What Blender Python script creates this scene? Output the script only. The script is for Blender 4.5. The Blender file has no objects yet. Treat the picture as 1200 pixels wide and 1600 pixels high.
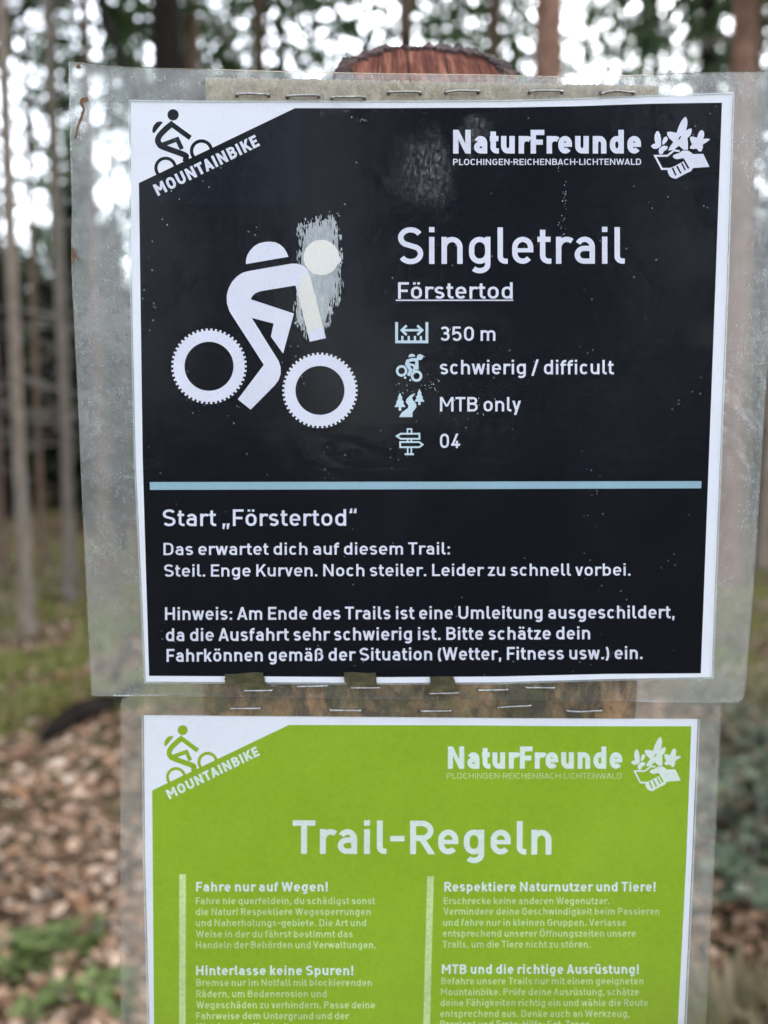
import bpy, bmesh, math, random
from math import sin, cos, pi, radians, sqrt, atan2
from mathutils import Vector, Matrix, noise
from mathutils.geometry import tessellate_polygon

SC = bpy.context.scene
COL = SC.collection

# ------------------------------------------------------------------ camera
PITCH = radians(5.0)
CAM_D = 0.264            # metres from the lens to the sign
CAM_Z = 1.50
FPX = 1200.0             # focal length in pixels of the 1200 x 1600 photograph
cam_data = bpy.data.cameras.new("camera")
cam = bpy.data.objects.new("camera", cam_data)
COL.objects.link(cam)
cam.location = (0, -CAM_D, CAM_Z)
cam.rotation_euler = (pi / 2 - PITCH, 0, 0)
cam_data.sensor_fit = 'VERTICAL'
cam_data.sensor_height = 36.0
cam_data.lens = 36.0 * FPX / 1600.0
cam_data.clip_start = 0.01
cam_data.clip_end = 2000
cam_data.dof.use_dof = True
cam_data.dof.focus_distance = 0.255
cam_data.dof.aperture_fstop = 6.7
SC.camera = cam

# ------------------------------------------------------------------ world, sun, exposure
SUN_EL, SUN_ROT = radians(50), radians(25)
world = bpy.data.worlds.new("World")
SC.world = world
world.use_nodes = True
wt = world.node_tree
for n in list(wt.nodes):
    wt.nodes.remove(n)
wo = wt.nodes.new('ShaderNodeOutputWorld')
wb = wt.nodes.new('ShaderNodeBackground')
sky = wt.nodes.new('ShaderNodeTexSky')
sky.sky_type = 'NISHITA'
sky.sun_disc = False
sky.sun_elevation = SUN_EL
sky.sun_rotation = SUN_ROT
sky.air_density = 1.0
sky.dust_density = 1.5
sky.ozone_density = 1.0
hs = wt.nodes.new('ShaderNodeHueSaturation')
hs.inputs['Saturation'].default_value = 0.35
wt.links.new(sky.outputs[0], hs.inputs['Color'])
wt.links.new(hs.outputs[0], wb.inputs[0])
wb.inputs[1].default_value = 0.15
wt.links.new(wb.outputs[0], wo.inputs[0])

sun_data = bpy.data.lights.new("sun", 'SUN')
sun_data.energy = 0.5
sun_data.angle = radians(40)
sun_data.color = (1.0, 0.96, 0.9)
sun = bpy.data.objects.new("sun", sun_data)
COL.objects.link(sun)
# the sky's sun_rotation turns clockwise seen from above, from +Y
sdir = Vector((sin(SUN_ROT) * cos(SUN_EL), cos(SUN_ROT) * cos(SUN_EL), sin(SUN_EL)))
sun.rotation_euler = (-sdir).to_track_quat('-Z', 'Y').to_euler()
sun.location = (0, 0, 30)

SC.view_settings.view_transform = 'Standard'
SC.view_settings.look = 'None'
SC.view_settings.gamma = 1
SC.view_settings.use_curve_mapping = False
SC.view_settings.exposure = 2.82
SC.cycles.transparent_max_bounces = 24
SC.cycles.max_bounces = 8
SC.cycles.use_denoising = True
SC.cycles.sample_clamp_indirect = 8

# ------------------------------------------------------------------ helpers
def ray(u, v):
    a = (u - 600.0) / FPX
    b = (800.0 - v) / FPX
    return Vector((a, cos(PITCH) + b * sin(PITCH), -sin(PITCH) + b * cos(PITCH)))

def at(u, v, y=0.0):
    """the point in the plane y = const that the photograph shows at pixel u, v"""
    d = ray(u, v)
    t = (y + CAM_D) / d.y
    return Vector((d.x * t, y, CAM_Z + d.z * t))

def ground_at(u, v, z=0.0):
    d = ray(u, v)
    t = (z - CAM_Z) / d.z
    return Vector((d.x * t, d.y * t - CAM_D, z))

def link(o, parent=None):
    COL.objects.link(o)
    if parent is not None:
        o.parent = parent
    return o

def tag(o, label=None, cat=None, group=None, kind=None):
    if label: o['label'] = label
    if cat: o['category'] = cat
    if group: o['group'] = group
    if kind: o['kind'] = kind
    return o

def empty(name, loc, label=None, cat=None, group=None):
    o = bpy.data.objects.new(name, None)
    o.empty_display_size = 0.1
    o.location = loc
    COL.objects.link(o)
    return tag(o, label, cat, group)

def world_loc(o):
    v = Vector((0, 0, 0))
    while o is not None:
        v += o.location
        o = o.parent
    return v

def mesh_obj(name, verts, faces, material, parent=None, smooth=False, origin=None):
    """verts are in world space; the object is put at `origin` (or shares its parent's origin)"""
    base = Vector(origin) if origin is not None else (world_loc(parent) if parent else Vector((0, 0, 0)))
    me = bpy.data.meshes.new(name)
    me.from_pydata([tuple(Vector(v) - base) for v in verts], [], faces)
    me.validate()
    if material: me.materials.append(material)
    if smooth:
        me.polygons.foreach_set('use_smooth', [True] * len(me.polygons))
    me.update()
    o = bpy.data.objects.new(name, me)
    link(o, parent)
    if parent is not None:
        o.location = base - world_loc(parent)
    else:
        o.location = base
    return o

def new_mat(name):
    m = bpy.data.materials.new(name)
    m.use_nodes = True
    nt = m.node_tree
    b = nt.nodes.get('Principled BSDF')
    return m, nt, b

def node(nt, kind, **kw):
    n = nt.nodes.new(kind)
    for k, val in kw.items():
        if hasattr(n, k): setattr(n, k, val)
        else: n.inputs[k].default_value = val
    return n

def coords(nt, scale=(1, 1, 1), kind='Object'):
    tc = nt.nodes.new('ShaderNodeTexCoord')
    mp = nt.nodes.new('ShaderNodeMapping')
    mp.inputs['Scale'].default_value = scale
    nt.links.new(tc.outputs[kind], mp.inputs[0])
    return mp.outputs[0]

def noise_tex(nt, vec, scale, detail=4, rough=0.6, dist=0.0):
    n = nt.nodes.new('ShaderNodeTexNoise')
    n.inputs['Scale'].default_value = scale
    n.inputs['Detail'].default_value = detail
    n.inputs['Roughness'].default_value = rough
    n.inputs['Distortion'].default_value = dist
    nt.links.new(vec, n.inputs['Vector'])
    return n.outputs['Fac']

def ramp(nt, fac, stops):
    r = nt.nodes.new('ShaderNodeValToRGB')
    el = r.color_ramp.elements
    while len(el) < len(stops): el.new(0.5)
    for e, (p, c) in zip(el, stops):
        e.position = p
        e.color = (c[0], c[1], c[2], 1) if not isinstance(c, (int, float)) else (c, c, c, 1)
    nt.links.new(fac, r.inputs[0])
    return r.outputs[0]

def mixc(nt, fac, a, b, blend='MIX'):
    m = nt.nodes.new('ShaderNodeMix')
    m.data_type = 'RGBA'
    m.blend_type = blend
    def put(sock, val):
        if isinstance(val, (tuple, list)): sock.default_value = (val[0], val[1], val[2], 1)
        elif isinstance(val, (int, float)): sock.default_value = val
        else: nt.links.new(val, sock)
    put(m.inputs[0], fac); put(m.inputs[6], a); put(m.inputs[7], b)
    return m.outputs[2]

def maths(nt, op, a, b=0.0, clamp=False):
    m = nt.nodes.new('ShaderNodeMath')
    m.operation = op
    m.use_clamp = clamp
    for i, val in enumerate((a, b)):
        if isinstance(val, (int, float)): m.inputs[i].default_value = val
        else: nt.links.new(val, m.inputs[i])
    return m.outputs[0]

def bump(nt, height, strength, dist):
    b = nt.nodes.new('ShaderNodeBump')
    b.inputs['Strength'].default_value = strength
    b.inputs['Distance'].default_value = dist
    nt.links.new(height, b.inputs['Height'])
    return b.outputs[0]
# ------------------------------------------------------------------ lettering: a drawn stroke alphabet, cap height 100
def arc(cx, cy, rx, ry, a0, a1, n=None):
    if n is None: n = max(4, int(abs(a1 - a0) / 15))
    return [(cx + rx * cos(radians(a0 + (a1 - a0) * i / n)), cy + ry * sin(radians(a0 + (a1 - a0) * i / n))) for i in range(n + 1)]

def dedupe(pts):
    out = []
    for p in pts:
        if not out or abs(p[0] - out[-1][0]) + abs(p[1] - out[-1][1]) > 1e-4: out.append(p)
    return out

def ribbon(pts, h, closed=False):
    """quads of a band of half width h along pts, mitred at the corners"""
    pts = dedupe(pts)
    if closed and abs(pts[0][0] - pts[-1][0]) + abs(pts[0][1] - pts[-1][1]) < 1e-4: pts = pts[:-1]
    n = len(pts)
    L, R = [], []
    for i in range(n):
        p = pts[i]
        if closed: a, b = pts[i - 1], pts[(i + 1) % n]
        else: a, b = (pts[i - 1] if i else None), (pts[i + 1] if i < n - 1 else None)
        def nrm(q, r):
            dx, dy = r[0] - q[0], r[1] - q[1]
            l = math.hypot(dx, dy) or 1
            return (-dy / l, dx / l)
        if a is None: nx, ny = nrm(p, b)
        elif b is None: nx, ny = nrm(a, p)
        else:
            n1, n2 = nrm(a, p), nrm(p, b)
            sx, sy = n1[0] + n2[0], n1[1] + n2[1]
            l2 = sx * sx + sy * sy
            k = 2 / l2 if l2 > 0.35 else 2 / 0.35
            nx, ny = sx * k, sy * k
        L.append((p[0] + nx * h, p[1] + ny * h)); R.append((p[0] - nx * h, p[1] - ny * h))
    m = n if closed else n - 1
    return [[R[i], R[(i + 1) % n], L[(i + 1) % n], L[i]] for i in range(m)]

def slant(x0, y0, x1, y1, h):
    l = math.hypot(x1 - x0, y1 - y0)
    w = h * l / abs(y1 - y0)
    if y0 > y1: x0, y0, x1, y1 = x1, y1, x0, y0
    return [[(x0 - w, y0), (x0 + w, y0), (x1 + w, y1), (x1 - w, y1)]]

def box(x0, y0, x1, y1):
    return [[(x0, y0), (x1, y0), (x1, y1), (x0, y1)]]

def rounded(x0, y0, x1, y1, ry=None, rx=None):
    rx = rx if rx is not None else (x1 - x0) / 2
    ry = ry if ry is not None else rx
    ry = min(ry, (y1 - y0) / 2)
    return (arc(x1 - rx, y1 - ry, rx, ry, 0, 90) + arc(x0 + rx, y1 - ry, rx, ry, 90, 180)
            + arc(x0 + rx, y0 + ry, rx, ry, 180, 270) + arc(x1 - rx, y0 + ry, rx, ry, 270, 360))

XH = 74.0
def glyph(c, h):
    """(left bearing, width, right bearing, groups of quads)"""
    P = lambda pts, closed=False: ribbon(pts, h, closed)
    S = lambda x0, y0, x1, y1: slant(x0, y0, x1, y1, h)
    X = XH
    dots = {'ä': 'a', 'ö': 'o', 'ü': 'u', 'Ö': 'O', 'Ä': 'A', 'Ü': 'U'}
    if c in dots:
        lb, W, rb, g = glyph(dots[c], h)
        y = 86 if c.islower() else 108
        d = h * 1.9
        return lb, W, rb, g + [box(W / 2 - 9 - d / 2 - 2, y, W / 2 - 9 + d / 2 - 2, y + d), box(W / 2 + 9 - d / 2 + 2, y, W / 2 + 9 + d / 2 + 2, y + d)]
    if c == ' ': return 0, 24, 0, []
    if c in 'odbpqg':
        W = 57
        ry = 23
        bowl = P(rounded(h, h, W - h, X - h, ry), True)
        if c == 'o': return 8, W, 8, [bowl]
        if c == 'd': return 8, W, 9.5, [bowl, box(W - 2 * h, 0, W, 100)]
        if c == 'b': return 9.5, W, 8, [bowl, box(0, 0, 2 * h, 100)]
        if c == 'p': return 9.5, W, 8, [bowl, box(0, -24, 2 * h, X)]
        if c == 'q': return 8, W, 9.5, [bowl, box(W - 2 * h, -24, W, X)]
        tail = [(W - h, X), (W - h, 0)] + arc(W / 2, -26 + h + 17, W / 2 - h, 17, 0, -140)
        return 8, W, 9.5, [bowl, P(tail)]
    if c in 'nh':
        W = 56
        return 9.5, W, 9, [box(0, 0, 2 * h, X if c == 'n' else 100), P([(h, X - h - 26)] + arc(W / 2, X - h - 22, W / 2 - h, 22, 180, 0) + [(W - h, 0)])]
    if c == 'm':
        W = 92
        r = (W / 2 - h) / 2
        return 9.5, W, 9, [box(0, 0, 2 * h, X)] + [P([(x, X - h - 24)] + arc(x + r, X - h - 19, r, 19, 180, 0) + [(x + 2 * r, 0)]) for x in (h, W / 2)]
    if c == 'u':
        W = 56
        return 9, W, 9.5, [box(W - 2 * h, 0, W, X), P([(h, X), (h, h + 22)] + arc(W / 2, h + 22, W / 2 - h, 22, 180, 360))]
    if c == 'r':
        return 9.5, 40, 2.5, [box(0, 0, 2 * h, X), P([(h, X - h - 26)] + arc(h + 22, X - h - 24, 22, 24, 180, 52))]
    if c == 'a':
        W = 54
        m = 43 - h * .15
        r = (m - h) / 2
        return 7, W, 9.5, [P([(W - h, 0), (W - h, X - h - 21)] + arc(W / 2, X - h - 21, W / 2 - h, 21, 0, 152)),
                           P([(W - h, m)] + arc(h + 18, h + r, 18, r, 90, 270) + [(W - h - 6, h), (W - h, h + 4)])]
    if c == 'e':
        W = 56
        return 8, W, 7, [P([(W - h, 37 - h * .8), (W - h, X - h - 22)] + arc(W / 2, X - h - 22, W / 2 - h, 22, 0, 180)
                           + arc(W / 2, h + 22, W / 2 - h, 22, 180, 322)), box(h, 37 - h * .8, W - h, 37 + h * .8)]
    if c == 'c':
        W = 54
        return 8, W, 5, [P(arc(W / 2, X - h - 22, W / 2 - h, 22, 38, 180) + arc(W / 2, h + 22, W / 2 - h, 22, 180, 322))]
    if c in 'sS':
        W, T = (51, X) if c == 's' else (67, 100)
        ry = (T - 2 * h) / 4
        rx = W / 2 - h
        return 6, W, 6, [P(arc(W / 2, T - h - ry * .97, rx, ry, 28, 232) + arc(W / 2, h + ry * .97, rx, ry, 52, -152))]
    if c == 'f':
        return 4, 37, 2, [P([(13, 0), (13, 100 - h - 17)] + arc(13 + 17, 100 - h - 17, 17, 17, 180, 90) + [(37, 100 - h)]), box(0, X - 2 * h, 35, X)]
    if c == 't':
        return 4, 37, 3, [P([(14, 93), (14, h + 15)] + arc(14 + 16, h + 15, 16, 15, 180, 270) + [(37, h)]), box(0, X - 2 * h, 35, X)]
    if c in 'ij':
        if c == 'j': return 3, 20, 9.5, [P([(20 - h, X), (20 - h, -10)] + arc(3, -10, 17 - h, 13, 0, -90)), box(20 - 2 * h, 101 - 2 * h, 20, 101)]
        return 9.5, 2 * h, 9.5, [box(0, 0, 2 * h, X), box(0, 101 - 2 * h, 2 * h, 101)]
    if c == 'l':
        return 9.5, 27, 4, [P([(h, 100), (h, h + 13)] + arc(h + 14, h + 13, 14, 13, 180, 270) + [(27, h)])]
    if c == 'k':
        return 9.5, 55, 2, [box(0, 0, 2 * h, 100), S(h + 3, 22, 45, X), S(24, 40, 46, 0)]
    if c in 'vV':
        T, W = (X, 56) if c == 'v' else (100, 72)
        return 2, W, 2, [S(h * 1.15, T, W / 2, 0), S(W - h * 1.15, T, W / 2, 0)]
    if c == 'y':
        W = 56
        return 2, W, 2, [S(h * 1.15, X, W / 2, 2), S(W - h * 1.15, X, W / 2 - 9.3, -24)]
    if c in 'wW':
        T, W = (X, 86) if c == 'w' else (100, 108)
        q = W * .285
        return 2, W, 2, [S(h * 1.1, T, q, 0), S(W / 2, T, q, 0), S(W / 2, T, W - q, 0), S(W - h * 1.1, T, W - q, 0)]
    if c in 'xX':
        T, W = (X, 54) if c == 'x' else (100, 68)
        return 3, W, 3, [S(h * 1.2, 0, W - h * 1.2, T), S(h * 1.2, T, W - h * 1.2, 0)]
    if c in 'zZ':
        T, W = (X, 49) if c == 'z' else (100, 62)
        return 5, W, 5, [box(1, T - 2 * h, W - 1, T), box(0, 0, W, 2 * h), S(h * 1.35, h, W - h * 1.4, T - h)]
    if c == 'ß':
        W = 60
        return 9.5, W, 6, [P([(h, 0), (h, 100 - h - 21)] + arc(W / 2 - 2, 100 - h - 21, W / 2 - h - 2, 21, 180, 0) + [(W - h - 4, 72)] + arc(30, 70, W - h - 34, 14, 0, -70)
                             + arc(30, h + 25, W - h - 30, 25, 70, -90) + [(22, h)])]
    if c == 'A':
        W = 74
        return 2, W, 2, [S(h * 1.1, 0, W / 2, 100), S(W - h * 1.1, 0, W / 2, 100), box(16, 20, W - 16, 20 + 2 * h)]
    if c == 'B':
        W = 66
        return 9.5, W, 6, [box(0, 0, 2 * h, 100), P([(h, 100 - h), (W - h - 25, 100 - h)] + arc(W - h - 25, 77 - h / 2, 22, 23 - h / 2, 90, -90) + [(h, 54)]),
                           P([(h, 53), (W - h - 23, 53)] + arc(W - h - 23, 26.5 + h / 2, 23, 26.5 - h / 2, 90, -90) + [(h, h)])]
    if c == 'D':
        W = 68
        return 9.5, W, 8, [P([(h, h), (h, 100 - h), (W - h - 27, 100 - h)] + arc(W - h - 27, 100 - h - 27, 27, 27, 90, 0) + arc(W - h - 27, h + 27, 27, 27, 0, -90), True)]
    if c == 'E': return 9.5, 58, 5, [box(0, 0, 2 * h, 100)] + [box(h, y, w, y + 2 * h) for y, w in ((0, 58), (51 - h, 52), (100 - 2 * h, 58))]
    if c == 'F': return 9.5, 56, 3, [box(0, 0, 2 * h, 100)] + [box(h, y, w, y + 2 * h) for y, w in ((48 - h, 50), (100 - 2 * h, 56))]
    if c in 'GC':
        W = 68 if c == 'G' else 66
        a = arc(W / 2, 100 - h - 27, W / 2 - h, 27, 32, 180) + arc(W / 2, h + 27, W / 2 - h, 27, 180, 360 if c == 'G' else 328)
        if c == 'G': a += [(W - h, 52), (W / 2 + 2, 52)]
        return 8.5, W, 8 if c == 'G' else 5, [P(a)]
    if c == 'H': return 9.5, 70, 9.5, [box(0, 0, 2 * h, 100), box(70 - 2 * h, 0, 70, 100), box(h, 50 - h, 70 - h, 50 + h)]
    if c == 'I': return 9.5, 2 * h, 9.5, [box(0, 0, 2 * h, 100)]
    if c == 'K': return 9.5, 69, 1, [box(0, 0, 2 * h, 100), S(h + 3, 32, 58, 100), S(30, 56, 60, 0)]
    if c == 'L': return 9.5, 55, 3, [box(0, 0, 2 * h, 100), box(h, 0, 55, 2 * h)]
    if c == 'M': return 9.5, 86, 9.5, [box(0, 0, 2 * h, 100), box(86 - 2 * h, 0, 86, 100), slant(h + 1, 100, 43, 34, h * .85), slant(85 - h, 100, 43, 34, h * .85)]
    if c == 'N': return 9.5, 72, 9.5, [box(0, 0, 2 * h, 100), box(72 - 2 * h, 0, 72, 100), slant(h + 1, 100, 71 - h, 0, h * .82)]
    if c in 'O0':
        W = 70 if c == 'O' else 61
        return 8.5, W, 8.5, [P(rounded(h, h, W - h, 100 - h, 29), True)]
    if c in 'PR':
        W = 65
        g = [box(0, 0, 2 * h, 100), P([(h, 100 - h), (W - h - 23, 100 - h)] + arc(W - h - 23, 70, 23, 30 - h, 90, -90) + [(h, 40 + h)])]
        if c == 'R': g.append(S(34, 44, W - 5, 0))
        return 9.5, W, 5, g
    if c == 'T': return 3, 63, 3, [box(0, 100 - 2 * h, 63, 100), box(31.5 - h, 0, 31.5 + h, 100 - h)]
    if c == 'U':
        W = 70
        return 9, W, 9, [P([(h, 100), (h, h + 28)] + arc(W / 2, h + 28, W / 2 - h, 28, 180, 360) + [(W - h, 100)])]
    if c == '3':
        W = 60
        return 7, W, 7, [P(arc(W / 2 - 1, 100 - h - 21, W / 2 - h - 2, 21, 150, -85) + [(24, 52)]), P([(24, 52), (W / 2 - 1, 54)] + arc(W / 2, h + 24, W / 2 - h, 24, 85, -152))]
    if c == '5':
        W = 60
        return 7, W, 7, [P([(W - 6, 100 - h), (h + 5, 100 - h), (h + 2, 50)] + arc(W / 2, h + 25, W / 2 - h, 26, 128, -150))]
    if c == '4':
        W = 64
        return 4, W, 4, [S(44, 100, 15, 22 + h), box(2, 16, W, 16 + 2 * h), box(W - 15 - 2 * h, 0, W - 15, 50)]
    if c == '.': return 8, 2 * h * 1.1, 8, [box(0, 0, 2.2 * h, 2.2 * h)]
    if c == ':': return 9, 2 * h * 1.1, 9, [box(0, 0, 2.2 * h, 2.2 * h), box(0, 50, 2.2 * h, 50 + 2.2 * h)]
    if c == ',': return 7, 18, 7, [[[(3, -16), (3 + 1.3 * h, -16), (18, 2.2 * h), (18 - 2.2 * h, 2.2 * h)]]]
    if c == '!': return 9.5, 2 * h * 1.1, 9.5, [box(0, 0, 2.2 * h, 2.2 * h), box(.1 * h, 28, 2.1 * h, 100)]
    if c == '/': return 3, 44, 3, [S(6, -10, 38, 104)]
    if c == '(': return 7, 28, 3, [P(arc(32 + h, 43, 32, 66, 128, 232))]
    if c == ')': return 3, 28, 7, [P(arc(-4 - h, 43, 32, 66, 52, -52))]
    if c == '-': return 6, 40, 6, [box(0, 38, 40, 38 + 2 * h)]
    if c == '·': return 6, 22, 6, [box(0, 40, 22, 40 + 2.2 * h)]
    if c in '„“':
        g = []
        for x in (0, 22):
            if c == '„': g.append([[(x, -18), (x + 1.3 * h, -18), (x + 16, 2.2 * h), (x + 16 - 2.2 * h, 2.2 * h)]])
            else: g.append([[(x, 84 - 8), (x + 2.2 * h, 76), (x + 16, 108 - 4), (x + 16 - 1.3 * h, 104)]])
        return 7, 38, 7, g
    return 6, 40, 6, []

def layout(s, weight=14.5, track=0.0):
    """quads of a string, x running from 0 to the returned width"""
    h = weight / 2
    x, quads, first = 0.0, [], True
    end = 0
    for c in s:
        lb, W, rb, g = glyph(c, h)
        if first: lb = 0; first = False
        x += lb
        for gi, grp in enumerate(g):
            for q in grp:
                quads.append((gi, [(x + px, py) for px, py in q]))
        end = x + W
        x += W + rb + track
    return end, quads

class Ink:
    """flat print: polygons in photograph pixels laid on the sign's own plane, a hair in front of the paper"""
    def __init__(self, y): self.y, self.v, self.f = y, [], []
    def poly(self, pts, dy=0.0):
        vs = [at(u, v) for u, v in pts]
        n = len(self.v)
        self.v += [(p.x, self.y - dy, p.z) for p in vs]
        if len(pts) <= 4:
            idx = list(range(n, n + len(pts)))
            ar = sum(vs[i].x * vs[(i + 1) % len(vs)].z - vs[(i + 1) % len(vs)].x * vs[i].z for i in range(len(vs)))
            self.f.append(idx if ar > 0 else idx[::-1])
        else:
            for t in tessellate_polygon([[Vector((p.x, p.z, 0)) for p in vs]]):
                a, b, c = (vs[i] for i in t)
                ar = (b.x - a.x) * (c.z - a.z) - (c.x - a.x) * (b.z - a.z)
                t = [n + i for i in t]
                self.f.append(t if ar > 0 else t[::-1])
    def text(self, s, u0, v0, u1, v1, cap, weight=14.5, track=0.0):
        W, quads = layout(s, weight, track)
        dx, dy = (u1 - u0) / W, (v1 - v0) / W
        l = math.hypot(dx, dy)
        nx, ny = dy / l * cap / 100, -dx / l * cap / 100
        for gi, q in quads:
            self.poly([(u0 + x * dx + y * nx, v0 + x * dy + y * ny) for x, y in q], gi * 0.000006)
    def stroke(self, pts, w, closed=False, dy=0.0):
        for q in ribbon(pts, w / 2, closed): self.poly(q, dy)
    def disc(self, cx, cy, r, n=28, dy=0.0):
        self.poly([(cx + r * cos(2 * pi * i / n), cy + r * sin(2 * pi * i / n)) for i in range(n)], dy)
    def ring(self, cx, cy, r0, r1, n=48, teeth=0, r2=0, dy=0.0):
        p0 = [(cx + r0 * cos(2 * pi * i / n), cy + r0 * sin(2 * pi * i / n)) for i in range(n)]
        p1 = [(cx + r1 * cos(2 * pi * i / n), cy + r1 * sin(2 * pi * i / n)) for i in range(n)]
        for i in range(n): self.poly([p0[i], p0[(i + 1) % n], p1[(i + 1) % n], p1[i]], dy)
        for k in range(teeth):
            a = 2 * pi * k / teeth
            d = 2 * pi / teeth * .27
            self.poly([(cx + r * cos(b), cy + r * sin(b)) for r, b in ((r1 - .5, a - d), (r1 - .5, a + d), (r2, a + d * .85), (r2, a - d * .85))], dy + .000004)
    def build(self, name, material, parent):
        return mesh_obj(name, self.v, self.f, material, parent)
# ------------------------------------------------------------------ materials of the signs
def print_mat(name, col, var=0.06, rough=0.55, scale=900, speck=0.0, spec=0.04):
    m, nt, b = new_mat(name)
    vec = coords(nt)
    n1 = noise_tex(nt, vec, scale, 3, 0.7)
    n2 = noise_tex(nt, vec, 28, 4, 0.6)
    f = maths(nt, 'ADD', maths(nt, 'MULTIPLY', n1, 0.5), maths(nt, 'MULTIPLY', n2, 0.5))
    lo = tuple(c * (1 - var * 2) for c in col); hi = tuple(min(1, c * (1 + var * 2)) for c in col)
    c = ramp(nt, f, [(0.3, lo), (0.7, hi)])
    if speck:
        v = nt.nodes.new('ShaderNodeTexVoronoi'); v.inputs['Scale'].default_value = 420
        nt.links.new(vec, v.inputs['Vector'])
        big = noise_tex(nt, vec, 60, 3, 0.7)
        hit = maths(nt, 'MULTIPLY', maths(nt, 'LESS_THAN', v.outputs['Distance'], 0.13), maths(nt, 'GREATER_THAN', big, 0.585))
        c = mixc(nt, maths(nt, 'MULTIPLY', hit, speck), c, (0.42, 0.45, 0.5))
        # fine horizontal toner lines and pale rubbed clouds
        mp = coords(nt, (60, 1, 2600))
        ln = noise_tex(nt, mp, 1.0, 2, 0.5)
        c = mixc(nt, maths(nt, 'MULTIPLY', ramp(nt, ln, [(0.5, 0), (0.75, 1)]), 0.35), c, tuple(x * 1.8 + .002 for x in col))
        cl = noise_tex(nt, vec, 22, 6, 0.7, 1.2)
        c = mixc(nt, maths(nt, 'MULTIPLY', ramp(nt, cl, [(0.52, 0), (0.8, 1)]), 0.5), c, tuple(x * 1.8 + .003 for x in col))
    nt.links.new(c, b.inputs['Base Color'])
    b.inputs['Roughness'].default_value = rough
    b.inputs['Specular IOR Level'].default_value = spec
    return m

M_PAPER = print_mat("white_paper", (0.74, 0.76, 0.83), 0.03)
M_DARK = print_mat("dark_toner", (0.0047, 0.0057, 0.0090), 0.12, 0.5, 700, speck=0.28)
M_DARK2 = print_mat("dark_toner_patch", (0.0056, 0.0074, 0.0120), 0.10, 0.5, 700, speck=0.5)
M_INK_WHITE = print_mat("unprinted_white", (0.66, 0.67, 0.78), 0.07, 0.55, 1400)
M_BLUEBAR = print_mat("grey_blue_print", (0.27, 0.42, 0.50), 0.05)
M_ICON = print_mat("pale_blue_print", (0.50, 0.62, 0.70), 0.06)
M_GREEN = print_mat("green_print", (0.255, 0.410, 0.019), 0.055, 0.5, 500)
M_GREENTXT = print_mat("pale_print_on_green", (0.66, 0.75, 0.68), 0.06)
M_GREENSMALL = print_mat("faint_print_on_green", (0.50, 0.64, 0.28), 0.16)
M_FLAKE = print_mat("flaked_print", (0.36, 0.39, 0.43), 0.2)
M_CREAM = print_mat("yellowed_print", (0.70, 0.695, 0.65), 0.06, 0.7)

def scuff_mat():
    m, nt, b = new_mat("scuffed_toner")
    vec = coords(nt)
    mp = coords(nt, (1.6, 1, 0.6))
    n = noise_tex(nt, mp, 420, 6, 0.75, 0.6)
    n2 = noise_tex(nt, vec, 90, 4, 0.6)
    f = maths(nt, 'ADD', maths(nt, 'MULTIPLY', n, 0.6), maths(nt, 'MULTIPLY', n2, 0.4))
    c = ramp(nt, f, [(0.28, (0.17, 0.195, 0.22)), (0.42, (0.29, 0.32, 0.345)), (0.55, (0.41, 0.435, 0.45)), (0.66, (0.66, 0.655, 0.61))])
    nt.links.new(c, b.inputs['Base Color'])
    b.inputs['Roughness'].default_value = 0.8
    return m
M_SCUFF = scuff_mat()

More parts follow.
